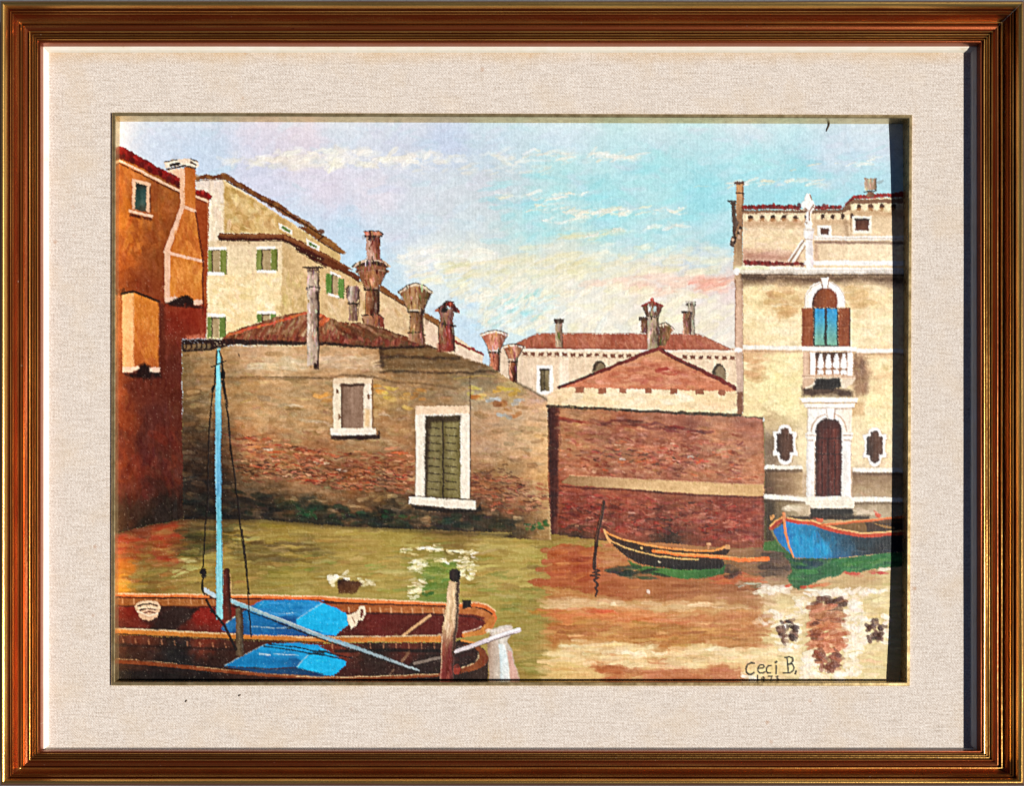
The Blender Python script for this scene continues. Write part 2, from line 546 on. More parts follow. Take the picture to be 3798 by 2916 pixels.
# ---- sky
SKY = M('painted_sky', 0, 'pale blue, pink and turquoise painted sky')
skp = [(260,290,(222,224,238)),(350,280,(198,214,240)),(430,350,(185,209,240)),(560,290,(216,206,228)),(640,300,(224,206,222)),
 (740,280,(205,215,233)),(850,290,(198,206,229)),(960,290,(182,200,235)),(1050,290,(188,214,230)),(1200,290,(198,222,236)),
 (1400,290,(190,222,232)),(1600,280,(203,225,238)),(1880,300,(202,220,236)),(450,340,(189,211,239)),(560,380,(205,206,234)),
 (700,400,(222,209,229)),(800,420,(224,214,229)),(950,420,(206,214,224)),(1050,400,(197,206,214)),(1200,370,(168,220,223)),
 (1400,350,(152,220,226)),(1600,340,(162,221,229)),(1800,330,(194,216,233)),(640,480,(191,214,240)),(740,490,(178,210,240)),
 (850,500,(198,212,229)),(1000,470,(202,217,224)),(1150,470,(163,220,223)),(1300,450,(146,218,226)),(1500,430,(133,215,228)),
 (1700,400,(148,217,229)),(1850,400,(165,218,232)),(1850,460,(150,212,228)),(1640,430,(140,214,228)),(780,560,(176,217,243)),
 (900,560,(226,235,236)),(1000,550,(226,229,217)),(1200,560,(217,223,204)),(1400,510,(172,224,228)),(1500,560,(194,216,217)),
 (1545,500,(166,220,230)),(850,640,(186,221,240)),(950,620,(216,231,233)),(1100,600,(227,228,204)),(1200,600,(231,226,208)),
 (1400,600,(240,218,204)),(1500,600,(238,205,190)),(1550,620,(233,208,202)),(950,700,(190,219,240)),(1020,740,(192,220,240)),
 (1050,650,(216,231,231)),(1150,650,(208,228,226)),(1300,650,(240,232,212)),(1450,660,(241,229,207)),(1550,680,(238,225,208)),
 (1120,700,(203,228,232)),(1250,690,(238,232,214)),(560,450,(205,206,232)),(620,330,(222,206,224))]
skp = [(x, y, tuple(v * (1 - q) + g_ * q for v, g_ in zip(c, (214, 222, 228)))) for x, y, c in skp for q in [.4 if x < 1000 and y < 520 else .26]]
fill('F', [200,200,2000,200,2000,900,200,900], ('p', [(x/.57609, y/.57609, c) for x, y, c in skp]), SKY, ta=4, h=0.05)
allsky = [250,255,1560,255,1560,760,1000,760,740,500,440,360,250,320]
dabs('F', [255,262,1890,262,1890,410,1560,420,1560,560,860,600,740,500,440,350,255,310], 420, [(200,210,232),(215,208,228),(186,214,236),(178,220,230),(212,222,232)], (50,120), (14,34), -6, 25, (0.08, 0.26), 0.06, 5)
dabs('F', [1050,380,1550,330,1880,320,1880,420,1560,440,1550,520,1050,520], 160, [(150,218,226),(138,215,228),(165,224,228)], (60,140), (14,30), -8, 14, (0.12, 0.35), 0.06, 5)
CL = M('painted_cloud', SKY, 'white and cream streak of painted cloud')
CLS = [CL]
def NC():
    CLS.append(M('painted_cloud', SKY))
    return CLS[-1]
Wh = [(242,239,230),(236,233,220),(246,244,238),(232,227,211)]
Cr = [(236,230,200),(228,222,184),(240,234,212),(232,222,190)]
dabs('F', [470,345,640,318,740,318,860,330,900,345,740,356,640,352,520,352], 90, Wh, (30,90), (10,24), -12, 20, (0.26,0.72), 0.38, 5, NC())
dabs('F', [480,340,620,330,720,345,600,365,500,355], 30, [(225,220,206),(232,226,214)], (40,100), (12,24), 0, 14, (0.30,0.64), 0.18, 5, NC())
dabs('F', [860,325,970,322,1020,345,900,350], 26, Wh, (24,60), (8,18), -18, 20, (0.22,0.56), 0.32, 5, NC())
dabs('F', [1040,325,1200,318,1390,325,1390,338,1200,348,1060,345], 60, Wh, (28,80), (6,16), -8, 12, (0.22,0.68), 0.36, 5, NC())
dabs('F', [800,350,1000,345,1180,355,1180,368,900,372], 34, [(232,226,208),(238,232,222)], (26,70), (6,14), -8, 12, (0.2,0.5), 0.2, 5)
for v, n in (([1060,412,1250,408,1250,424,1060,426],24), ([1120,436,1180,432,1340,448,1340,458,1130,452],30),
             ([1150,470,1280,446,1460,438,1460,456,1280,462,1160,482],46), ([1500,392,1640,380,1760,384,1760,396,1500,402],26),
             ([1690,360,1880,330,1880,350,1700,372],12), ([1210,500,1330,484,1330,500,1210,510],16), ([1380,480,1470,476,1470,486,1380,490],10)):
    dabs('F', v, n, Wh + Cr[:1], (22,70), (5,12), -9, 9, (0.26,0.76), 0.41, 5, NC())
dabs('F', [1200,502,1330,486,1340,500,1220,514], 12, [(220,218,178)], (50,100), (8,16), -4, 6, (0.30,0.56), 0.18, 5, NC())
dabs('F', [840,545,960,522,1060,540,1060,560,860,568], 60, Wh, (30,90), (12,26), -8, 14, (0.22,0.68), 0.32, 5, NC())
dabs('F', [1120,520,1300,515,1560,530,1560,560,1120,560], 70, [(232,236,226),(240,240,226),(224,226,196)], (34,90), (10,24), -10, 12, (0.15,0.48), 0.27, 6, NC())
dabs('F', [880,575,1050,552,1250,540,1400,545,1550,555,1560,585,1250,600,1000,612,900,600], 170, Cr, (36,110), (10,26), -9, 12, (0.19,0.60), 0.31, 6, NC())
dabs('F', [930,560,1100,558,1280,545,1280,580,1000,600], 46, [(218,212,158),(226,218,170)], (30,80), (8,18), -10, 12, (0.19,0.48), 0.23, 6, NC())
dabs('F', [1250,600,1400,588,1560,590,1560,622,1400,628,1280,622], 80, [(240,214,196),(238,196,176),(244,226,206)], (34,100), (10,24), -7, 10, (0.22,0.64), 0.29, 6, NC())
dabs('F', [1460,598,1560,590,1562,618,1500,620], 30, [(228,150,132),(232,168,148),(236,186,166)], (34,80), (8,20), -10, 10, (0.26,0.64), 0.29, 6, NC())
dabs('F', [1330,612,1460,604,1450,624,1340,626], 16, [(236,190,170)], (40,90), (8,18), -6, 8, (0.30,0.56), 0.25, 6, NC())
dabs('F', [960,600,1200,596,1560,630,1560,735,1480,715,1130,715,1050,705,980,660], 330, [(242,236,214),(246,240,226),(236,228,192),(240,232,204),(230,234,228)], (30,84), (12,30), -20, 18, (0.22,0.68), 0.38, 6, NC())
dabs('F', [1000,640,1150,615,1200,640,1120,700,1030,705], 60, [(160,218,224),(190,226,232),(216,234,238)], (26,64), (8,20), -28, 16, (0.25,0.7), 0.34, 6)
dabs('F', [960,640,1010,640,1040,720,980,690], 30, [(190,222,242),(208,230,240)], (30,70), (10,22), -10, 14, (0.3,0.6), 0.2, 5)

# ---- distant red-roofed house
DH = M('painted_house', 0, 'distant pale house with a low red hipped roof')
fill('C2', [-10,590,2160,590,2160,1200,-10,1200], ('h', (214,190,164),(226,202,172),(230,206,178),(228,202,172)), DH, tx='v', ta=10)
rect('C2', 545,600,630,960, (238,222,202), DH, tx='v', s=6, a=.8)
dabs('C2', [180,660,2130,660,2130,940,180,940], 90, [(234,214,188),(214,186,156),(226,200,168)], (30,80), (10,22), 88, 10, (0.2,0.5), 0.12, 6, clip=[DH])
RF = M('painted_roof', DH)
fill('C2', [150,548,340,455,1800,460,2125,612,1300,605,200,592], ('h', (158,90,66),(168,98,72),(158,84,62),(176,108,82)), RF, ta=12)
dabs('C2', [200,545,350,465,1790,470,2060,600,230,580], 150, [(182,104,76),(152,74,52),(170,90,64),(192,124,94)], (24,60), (10,20), 70, 25, (0.25,0.65), 0.16, 8, clip=[RF])
line('C2', [150,545,340,452,1800,457,2125,612], 3, (110,50,36), None, a=.7, dry=.25)
line('C2', [200,590,1300,606,2130,612], 9, (120,52,38), None, a=.6, s=8)
line('C2', [220,604,2130,618], 9, (238,220,200), DH)
x = 215
while x < 2120:
    if not 1270 < x < 1620:
        rect('C2', x, 622 + (x - 200) * .02, x + 44, 654 + (x - 200) * .02, (128,78,56), M('painted_dentil', DH), r=2, ta=14)
    x += 72
line('C2', [215,664,2130,692], 4, (190,152,124), None, a=.6)
def win(tile, x0, y0, x1, y1, fw, pane, frame, par, r=2):
    w = M('painted_window', par)
    rect(tile, x0 - fw, y0 - fw, x1 + fw, y1 + fw, frame, w, r=r, h=.25, tx='d', ta=8)
    rect(tile, x0, y0, x1, y1, pane, w, r=r, h=.02, tx='v', ta=10)
    return w
win('C2', 372,775,455,975, 34, ('h', (84,72,48),(140,124,90)), (246,242,234), DH)
line('C2', [372,782,455,782], 8, (60,44,34)); line('C2', [412,790,412,970], 5, (70,58,38))
for cx, cy, ry in ((905,780,80),(1985,815,88)):
    w = M('painted_arched_window', DH)
    ell('C2', cx, cy, 62, ry, (72,56,40), w, r=2); ell('C2', cx + 12, cy + 8, 44, ry - 12, (132,112,84), w, r=2, tx='v')
    rect('C2', cx - 62, cy + 10, cx + 62, cy + 90, (132,112,84), w, r=2)
def chim(tile, x0, y0, x1, y1, ca, cb, cap, par, capw=10, caph=16, label=None):
    i = M('painted_chimney', par, label)
    rect(tile, x0, y0, x1, y1, ('h', ca, cb), i, r=2.5, tx='v', ta=16)
    line(tile, [x1, y0, x1, y1], 4, tuple(v * .45 for v in cb), None, a=.7, dry=.2)
    rect(tile, x0 - capw, y0 - caph, x1 + capw, y0 + caph * .4, cap, i, r=2)
    return i
chim('C2', 512,350,572,580, (190,164,138),(126,100,78), (80,60,48), DH, 18, 28)
chim('C2', 1698,196,1764,462, (206,192,176),(150,132,114), (92,80,72), DH, 14, 30)
line('C2', [1690,176,1772,176], 5, (210,200,190))
chim('C2', 1660,268,1730,460, (160,112,88),(112,78,60), (70,56,48), DH, 14, 14)
lx = M('painted_chimney', DH, 'painted chimney shaped like a glazed lantern with a red top')
chim('C2', 1285,330,1345,450, (130,84,56),(96,60,44), (72,52,42), DH, 20, 24)
fun = M('painted_chimney', DH)
fill('C2', [1440,390,1500,362,1575,420,1500,570,1445,560], ('h',(84,62,44),(160,108,66)), fun, r=3, tx='v', ta=16)
line('C2', [1440,385,1500,366,1572,412], 9, (206,186,162), fun); line('C2', [1436,376,1500,356,1582,410], 4, (70,56,44))
rect('C2', 1340,300,1440,608, ('h', (178,158,134),(170,146,118),(96,74,58)), lx, tx='v', ta=16)
fill('C2', [1292,205,1386,160,1475,208,1440,296,1330,296], ('v',(120,62,46),(110,88,74)), lx, r=2)
line('C2', [1290,208,1384,168,1476,208], 8, (150,52,38), lx); ell('C2', 1386,152,18,18,(190,70,50), lx)
rect('C2', 1350,210,1378,262,(190,200,196), lx); rect('C2', 1398,210,1424,262,(176,190,188), lx)
line('C2', [1292,215,1332,300,1440,300,1472,215], 4, (60,44,38)); line('C2', [1440,310,1440,600], 5, (60,44,34), None, a=.8)

# ---- cream house with green shutters
CH = M('painted_house', 0, 'cream house with brown tiled eaves and green shutters')
fill('A1', [880,742,1100,715,1190,728,'B1',445,1490,440,1640,'B2',640,110,1110,360,1450,545,1890,875,1880,960,1300,900,200,800,'A2',1000,760,'A1',980,1641,980,950],
     ('h', (226,214,190),(224,208,172),(200,176,132),(204,180,144),(216,196,172)), CH, tx='v', ta=8)
fill('A1', [1180,740,'B1',-10,1210,440,1480,438,1640,300,1520,0,1330,'A1',1780,1280,1180,1270], (196,170,118), CH, tx='n', ta=14, s=5)
dabs('A1', [1200,800,1500,930,1900,1180,1800,1260,1200,1250], 90, [(178,142,84),(206,184,140),(190,158,100),(168,134,76)], (20,60), (12,30), 50, 30, (0.3,0.8), 0.3, 8, clip=[CH])
fill('A1', [880,745,1165,715,1180,1000,1010,960,890,860], ('v', (206,196,190),(226,216,198)), CH, s=10, tx='v', ta=8)
dabs('A1', [1020,760,1170,760,1170,1400,1020,1400], 50, [(236,226,208),(222,208,184),(214,200,180)], (40,100), (8,18), 88, 6, (0.2,0.6), 0.15, 6, clip=[CH])
fill('A1', [1010,1350,1770,1350,1770,1641,'A2',1770,520,1150,700,1005,700,'A1',1005,1400], ('v', (210,194,164),(224,208,170),(228,210,166),(222,198,148)), CH, tx='h', ta=10, s=5)
dabs('A2', [1015,60,1760,60,1750,440,1200,600,1015,440], 150, [(236,220,182),(222,204,158),(230,208,158),(214,190,140),(240,228,200)], (24,70), (10,26), 10, 30, (0.25,0.7), 0.22, 6, clip=[CH])
fill('A1', [1770,1350,'B1',0,1440,520,1641,'B2',640,120,840,260,860,560,600,520,250,470,'A2',2010,440,1760,500,'A1',1770,1500], (196,170,126), CH, tx='n', ta=12, s=5)
dabs('A2', [1770,20,2010,20,2010,430,1770,480], 50, [(206,184,136),(180,152,100),(190,166,110),(216,196,154)], (24,60), (10,24), 70, 25, (0.3,0.75), 0.25, 7, clip=[CH])
dabs('B2', [240,30,640,120,1100,380,1440,560,1420,760,900,600,300,460], 140, [(206,180,144),(190,160,120),(216,194,160),(184,150,100),(200,172,140)], (20,60), (10,24), 55, 30, (0.25,0.7), 0.24, 7, clip=[CH])
fill('B2', [1290,500,1440,570,1430,800,1300,760], (212,190,168), CH, s=8, tx='v'); fill('B2', [1600,760,1890,880,1880,950,1960,1010,1600,900], (216,198,180), CH, s=4, tx='v')
# eaves shadow
line('A1', [1130,1365,1780,1350,2188,1540], 20, (176,150,118), None, a=.55, s=16, clip=[CH])
r1 = M('painted_roof', CH)
fill('A1', [885,700,990,685,1090,672,1205,672,1300,720,1500,850,1760,985,2000,1170,2188,1265,'B1',40,1140,250,1270,400,1385,500,1470,470,1488,440,1480,200,1330,0,1205,'A1',2000,1215,1700,1030,1400,850,1200,735,1100,718,890,735], ('h',(128,84,48),(112,66,34),(120,74,38),(146,96,46)), r1, r=5, ta=16)
def tiles(tile, x0, y0, x1, y1, n, cols, idn, L=26, W=16, ang=30, h=.35):
    ox, oy, s = TILE[tile]
    for i in range(n):
        t = (i + .5) / n
        x, y = ox + (x0 + (x1 - x0) * t) / s, oy + (y0 + (y1 - y0) * t) / s
        dab(x + RG.normal(0, 2), y + RG.normal(0, 2), L * RG.uniform(.8, 1.2), W * RG.uniform(.8, 1.2), math.radians(ang + RG.normal(0, 8)), np.array(cols[i % len(cols)]) + RG.normal(0, 8), .85, h, idn)
br = [(140,94,50),(112,64,32),(96,52,28)]
tiles('A1', 890,705,1200,685, 7, br, r1, 26, 14, 0); tiles('A1', 1200,700,2188,1270, 24, br, r1, 28, 14, 34); tiles('B1', 40,1150,480,1462, 11, [(150,104,54),(124,80,40)], r1, 26, 13, 36)
line('A1', [1200,742,1500,905,1760,1035,2188,1300,'B1',220,1345,440,1480], 5, (52,28,18), None, a=.85, dry=.15)
line('A1', [890,742,1180,722], 4, (90,66,56), None, a=.6)
line('A1', [1210,765,1500,935,1760,1065], 6, (226,206,170), None, a=.6, dry=.4, clip=[CH])
r2 = M('painted_roof', CH)
fill('A1', [1115,1300,1140,1272,1300,1275,1790,1275,2000,1370,2188,1470,'B1',0,1335,300,1480,570,1640,'B2',520,0,640,60,640,130,430,5,'B1',380,1641,200,1560,0,1440,'A1',2188,1545,1990,1450,1790,1340,1150,1350,1120,1330], ('h',(110,62,36),(120,66,36),(104,54,30)), r2, r=3, ta=14)
line('A1', [1140,1330,1780,1335,2188,1530,'B1',0,1430,300,1600], 9, (66,20,14), r2, a=.9); line('A1', [1140,1290,1780,1290,2188,1490,'B1',0,1355,300,1500,560,1641], 6, (160,104,60), None, a=.6, dry=.3)
line('A1', [1130,1345,1780,1352,2188,1555,'B1',0,1455,300,1620], 3.5, (40,22,16), None, a=.8, dry=.15)
fill('B2', [840,165,870,160,1115,330,1120,375,840,215], (132,84,44), r2, r=4); fill('B2', [1280,440,1310,435,1450,525,1440,575,1290,490], (138,90,48), r2, r=4)
line('B2', [840,215,1115,375], 4, (60,36,24), None, a=.8, dry=.2); line('B2', [1290,490,1440,575], 4, (60,36,24), None, a=.8, dry=.2)
line('B2', [430,5,640,125], 4, (60,36,24), None, a=.8)
line('B2', [1600,722,1890,868], 7, (150,44,36), r2, r=4); tiles('B2', 1600,722,1885,862, 12, [(160,40,34),(110,30,26)], r2, 12, 8, 30)
def shut(tile, a0, a1, b0, b1, y0, y1, c, lint=None, sill=None, dy=0):
    w = M('painted_window', CH, 'painted window with green shutters')
    rect(tile, a1, y0, b0, y1, (168,146,106), w, tx='v', r=2)
    line(tile, [a1 + 4, y0, a1 + 4, y1], 5, (66,50,34), None, a=.85); line(tile, [a1, y0 + 8, b0, y0 + 10 + dy * .3], 6, (70,52,38), None, a=.8)
    rect(tile, a0, y0, a1, y1, c, w, tx='v', ta=18, r=2); fill(tile, [b0, y0 + dy, b1, y0 + dy, b1, y1 + dy, b0, y1 + dy], c, w, tx='v', ta=18, r=2)
    line(tile, [b1, y0 + dy, b1, y1 + dy], 3, (54,52,26), None, a=.7, dry=.2); line(tile, [a1, y0, a1, y1], 3, (54,52,26), None, a=.6, dry=.2)
    if lint: fill(tile, lint, (246,242,234), w, r=2, h=.3)
    if sill: fill(tile, sill, (246,242,234), w, r=2, h=.3)
shut('A1', 1012,1055,1140,1205, 1432,1690, (124,132,62), [1008,1408,1205,1410,1205,1440,1008,1438], [1010,1668,1180,1664,1180,1700,1010,1702])
shut('A1', 1506,1562,1655,1720, 1432,1655, (120,128,60), [1500,1405,1705,1408,1700,1434,1500,1432], [1510,1648,1710,1648,1705,1676,1510,1674])
shut('A2', 1010,1052,1130,1195, 480,690, (108,128,62), [1008,440,1190,452,1190,484,1008,476])
shut('A2', 1510,1562,1645,1705, 448,530, (106,130,64), [1515,420,1700,422,1705,452,1515,448])
shut('B2', 295,358,420,482, 40,245, (98,134,60), [335,14,455,66,455,84,340,40], [325,238,430,272,425,290,325,262], 50)
for t, cx, cy in (('A1',1808,1228),('A1',2082,1385),('B1',168,1390)):
    w = M('painted_window', CH, 'small painted attic window with green shutter')
    fill(t, [cx-70,cy-62,cx+62,cy+14,cx+60,cy+64,cx-66,cy-2], (240,232,214), w, r=2, h=.25)
    fill(t, [cx-46,cy-36,cx+42,cy+14,cx+40,cy+42,cx-44,cy-2], (104,128,58), w, r=2, ta=14, tx='v')

# ---- orange house
OH = M('painted_house', 0, 'orange and rust red house with funnel chimneys at the left')
fill('A1', [-60,360,110,395,740,750,900,850,1030,935,1012,1641,'A2',1008,300,1000,690,755,705,755,1641,'A3',775,0,770,890,300,985,-60,1080],
     ('p', [(x_, y_, (c_[0] * .97, c_[1] * 1.04, c_[2] * 1.0)) for x_, y_, c_ in [(*P('A1',[120,640])[0],(196,104,40)),(*P('A1',[500,900])[0],(154,84,38)),(*P('A1',[150,1100])[0],(206,112,40)),(*P('A1',[500,1250])[0],(150,76,34)),(*P('A1',[180,1500])[0],(190,90,34)),(*P('A1',[450,1550])[0],(140,66,30)),
            (*P('A1',[960,1150])[0],(160,66,28)),(*P('A1',[985,1500])[0],(160,68,30)),(*P('A2',[350,150])[0],(132,56,28)),(*P('A2',[100,400])[0],(176,88,40)),(*P('A2',[880,450])[0],(140,46,26)),(*P('A2',[650,600])[0],(112,40,26)),
            (*P('A2',[980,200])[0],(172,78,32)),(*P('A2',[100,1000])[0],(150,68,34)),(*P('A2',[640,1000])[0],(96,38,28)),(*P('A2',[300,1200])[0],(96,36,24)),(*P('A2',[500,1500])[0],(84,32,26)),(*P('A2',[120,1500])[0],(140,58,30)),(*P('A2',[700,1400])[0],(98,42,30)),
            (*P('A3',[110,200])[0],(140,54,30)),(*P('A3',[400,200])[0],(88,36,28)),(*P('A3',[700,300])[0],(96,44,32)),(*P('A3',[150,550])[0],(112,44,28)),(*P('A3',[500,550])[0],(70,34,26)),(*P('A3',[200,800])[0],(62,36,26)),(*P('A3',[600,780])[0],(42,30,26)),(*P('A3',[110,900])[0],(74,40,24)),(*P('A3',[400,940])[0],(40,28,22)),
            (*P('A2',[60,700])[0],(190,96,50)),(*P('A2',[60,1250])[0],(160,70,36)),(*P('A3',[80,400])[0],(150,64,34))]]), OH, tx='n', ta=10)
dabs('A1', [110,600,700,860,590,1400,110,1600], 120, [(176,92,36),(150,76,34),(196,108,40),(140,66,30)], (30,90), (14,34), 75, 30, (0.15,0.45), 0.12, 7, clip=[OH])
dabs('A1', [150,1100,330,1130,330,1500,150,1500], 14, [(216,130,50),(196,96,36)], (30,60), (12,24), 100, 20, (0.3,0.6), 0.2, 7, clip=[OH])
dabs('A3', [100,0,740,0,740,600,100,700], 90, [(112,46,30),(84,34,28),(70,30,26),(128,50,30)], (40,110), (16,40), 75, 25, (0.12,0.4), 0.1, 6, clip=[OH])
rt = M('painted_roof', OH)
fill('A1', [60,380,130,388,440,560,745,722,735,805,500,690,300,590,60,480], (112,26,20), rt, r=5, ta=14)
tiles('A1', 110,418,735,745, 13, [(164,34,26),(140,24,20),(118,20,18)], rt, 26, 22, 60, .5); tiles('A1', 130,470,730,785, 13, [(84,18,16),(128,30,24)], rt, 22, 18, 40, .35)
fill('A1', [885,815,960,850,1060,900,1055,935,1000,925,885,880], (120,24,20), rt, r=4); tiles('A1', 905,838,1045,905, 5, [(172,36,28),(120,20,18)], rt, 20, 16, 50, .4)
cn = M('painted_cornice', OH)
line('A1', [60,505,300,625,735,845], 9, (224,184,152), cn, h=.3, dry=.1); line('A1', [60,535,300,655,735,868], 5, (70,26,16), None, a=.85, dry=.15)
line('A1', [888,893,1015,950], 8, (222,180,150), cn, h=.3); line('A1', [888,918,1000,965], 4, (90,30,18), None, a=.7)
line('A1', [1014,960,1012,1641], 3, (236,200,160), None, a=.7, dry=.45)
w = M('painted_window', OH, 'painted window with dark green pane in a pale stone frame')
fill('A1', [248,712,436,768,430,1062,250,1025], (216,172,138), w, r=2, h=.28)
fill('A1', [286,756,398,792,388,1056,274,1026], ('v',(56,34,28),(44,70,66),(60,84,76),(74,60,44)), w, r=2, tx='v', ta=14)
line('A1', [432,800,432,1060], 5, (96,44,22), None, a=.8); fill('A1', [215,1025,456,1090,454,1118,214,1058], (226,184,152), w, r=2, h=.3)
fill('A1', [216,1066,452,1125,448,1148,225,1095], (84,36,20), None, r=3, s=6)
def funnel_house():
    c = M('painted_chimney', OH, 'tall orange painted chimney widening towards its foot')
    fill('A1', [725,620,780,610,782,1000,770,1060,640,1430,640,1641,'A2',635,300,575,320,'A1',575,1460,735,1020], (222,172,136), c, r=2, tx='v', ta=8, h=.2)
    fill('A1', [590,625,770,612,770,660,740,720,620,650], (228,184,152), c, r=2)
    fill('A1', [778,600,888,585,888,1040,960,1540,'A2',960,330,860,330,700,330,632,300,'A1',632,1470,775,1030], ('v',(178,98,40),(196,112,44),(186,98,38),(204,122,46),(196,110,44)), c, tx='v', ta=12)
    dabs('A1', [790,1060,880,1070,940,1500,660,1440], 40, [(206,122,46),(176,92,36),(216,136,56)], (30,80), (10,26), 80, 20, (0.25,0.6), 0.15, 7, clip=[c])
    dabs('A1', [640,1500,950,1560,'A2',950,250,640,250], 40, [(214,134,52),(186,104,40),(224,150,70)], (30,90), (12,28), 85, 15, (0.25,0.6), 0.15, 7, clip=[c])
    line('A1', [776,620,776,1010], 4, (236,190,150), None, a=.8, dry=.3)
    line('A1', [750,1020,585,1462], 15, (222,176,146), c, h=.22, tx='v'); line('A1', [770,1000,886,1048], 11, (226,180,148), c, h=.3)
    line('A1', [598,1466,962,1556], 11, (228,180,150), c, h=.3); line('A1', [604,1490,604,1641,'A2',604,290], 20, (222,176,144), c, tx='v')
    line('A1', [890,1060,965,1540,'A2',968,330,962,460], 7, (96,36,18), None, a=.85, dry=.1)
    fill('A1', [570,548,640,530,810,512,915,545,918,590,880,612,780,580,640,600,570,610], (228,206,184), c, r=4, h=.4)
    line('A1', [640,580,720,565], 11, (44,26,20)); line('A1', [575,545,700,528], 5, (56,36,28), None, dry=.2); line('A1', [840,515,912,545], 5, (50,32,26), None, dry=.2)
    line('A1', [600,622,780,585,885,610], 8, (60,34,24), None, dry=.15); line('A1', [845,548,890,575], 7, (90,60,44))
    fill('A2', [578,290,700,275,740,310,660,345,580,335], (224,186,162), c, r=3, h=.3); fill('A2', [865,310,955,305,950,355,870,358], (222,182,156), c, r=3, h=.3)
    fill('A2', [585,345,690,300,740,268,800,262,860,300,870,360,950,372,950,400,760,385,640,370], (38,20,16), None, r=4, s=5)
funnel_house()
c2 = M('painted_chimney', OH, 'square orange painted chimney hanging on the wall')
fill('A2', [146,250,262,222,262,1000,148,1042], ('v',(232,168,106),(238,180,120),(230,164,104)), c2, r=2, tx='v')
fill('A2', [260,222,522,322,522,1035,260,1000], ('v',(208,124,44),(196,112,42),(188,100,40),(170,88,38)), c2, tx='v', ta=12)
dabs('A2', [280,260,510,340,510,980,280,960], 36, [(214,134,50),(186,104,40),(200,118,44)], (40,90), (12,30), 88, 12, (0.25,0.6), 0.15, 7, clip=[c2])
line('A2', [262,230,262,990], 4, (236,184,130), None, a=.7, dry=.4); line('A2', [142,242,265,222,390,270,525,330], 9, (44,22,16))
fill('A2', [522,335,580,360,585,1050,522,1040], (92,38,22), None, s=12)
fill('A2', [150,990,310,985,330,1010,230,1040,150,1045], (234,192,164), c2, r=3, h=.3); fill('A2', [415,1000,525,995,520,1045,420,1045], (230,190,168), c2, r=3, h=.3)
fill('A2', [300,1040,320,970,370,952,420,975,430,1030,540,1050,540,1100,400,1110,220,1090,170,1060], (36,18,14), None, r=4, s=12)
fill('A2', [148,1000,250,985,318,978,312,1006,230,1040,150,1046], (238,198,170), c2, r=3, h=.3); fill('A2', [418,1000,470,990,525,992,522,1040,470,1046,432,1030], (234,196,172), c2, r=3, h=.3)
fill('A2', [800,665,985,640,990,700,800,705], (190,108,80), None, r=4, s=8, dry=.1)
fill('A2', [600,390,980,390,985,640,600,660], (138,44,26), None, s=40, a=.5)

# ---- funnel chimneys that stand behind the brown wall
BW = M('painted_house', 0, 'long low brown house with weathered wall, stone door and funnel chimneys')
k5 = M('painted_chimney', BW, 'pink painted chimney with a wide funnel top, right of the gap of sky')
def funnel(tile, rim, neck, stem, i, ca, cb, rimc=(214,196,176), dark=(52,32,24)):
    (x0, x1, yr, ysag), (n0, n1, yn), (s0, s1, ys) = rim, neck, stem
    rect(tile, s0, yn, s1, ys, ('h', ca, cb, tuple(v * .55 for v in cb)), i, r=2.5, tx='v', ta=18)
    fill(tile, [x0, yr + ysag, (x0 + x1) / 2, yr, x1, yr + ysag, n1, yn, n0, yn], ('h', cb, ca, tuple(v * .7 for v in cb)), i, r=2.5, tx='v', ta=18)
    m = (x0 + x1) / 2
    line(tile, [x0, yr + ysag + 12, x0 + (m - x0) * .5, yr + ysag * .35, m, yr, m + (x1 - m) * .5, yr + ysag * .35, x1, yr + ysag + 12], 11, rimc, i, r=2, h=.3)
    line(tile, [x0, yr + ysag, x0 + (m - x0) * .5, yr + ysag * .2 - 8, m, yr - 14, m + (x1 - m) * .5, yr + ysag * .2 - 8, x1, yr + ysag], 4, dark, None, dry=.1)
    line(tile, [n0 - 6, yn, n1 + 6, yn + 4], 7, tuple(v * .9 for v in rimc), i); line(tile, [n0, yn + 18, n1, yn + 20], 7, dark)
    line(tile, [x1 - 4, yr + ysag + 14, n1, yn], 4, dark, None, a=.8, dry=.15); line(tile, [s1, yn, s1, ys], 5, dark, None, a=.85, dry=.1)
    line(tile, [x0 + 4, yr + ysag + 14, n0, yn], 3, dark, None, a=.7, dry=.25); line(tile, [s0, yn + 10, s0, ys], 3, dark, None, a=.7, dry=.25)
k6 = M('painted_chimney', BW, 'small pink painted funnel chimney nearest the window of the distant house')
funnel('C2', (38,228,560,10), (88,164,692), (94,160,905), k6, (206,150,118), (150,88,60), (226,206,184))
funnel('B2', (1874,2138,625,30), (1950,2066,822), (1956,2058,1030), k5, (206,140,110), (168,94,68), (230,214,198))

# ---- brown house: roof, then wall
rb = M('painted_roof', BW, 'red brown tiled roof of the low house')
fill('A2', [1140,712,1220,650,1400,580,1700,480,1900,440,2010,430,'B2',90,430,250,455,440,535,700,545,880,595,1050,650,1200,705,1400,785,1450,800,1380,830,860,800,'A2',2000,765,1210,765],
     ('h',(120,66,42),(126,76,50),(116,70,46),(104,72,48),(96,70,48)), rb, r=4, ta=18)
dabs('A2', [1250,640,1700,500,2000,450,2000,690,1300,690], 150, [(148,92,62),(164,128,92),(112,58,38),(136,70,46),(180,146,108)], (28,54), (6,12), 118, 10, (0.35,0.85), 0.35, 9, clip=[rb])
dabs('B2', [250,480,450,560,700,600,700,700,250,690], 90, [(148,88,58),(172,136,98),(116,60,40),(150,124,88),(150,74,48)], (28,54), (6,12), 108, 10, (0.35,0.85), 0.35, 9, clip=[rb])
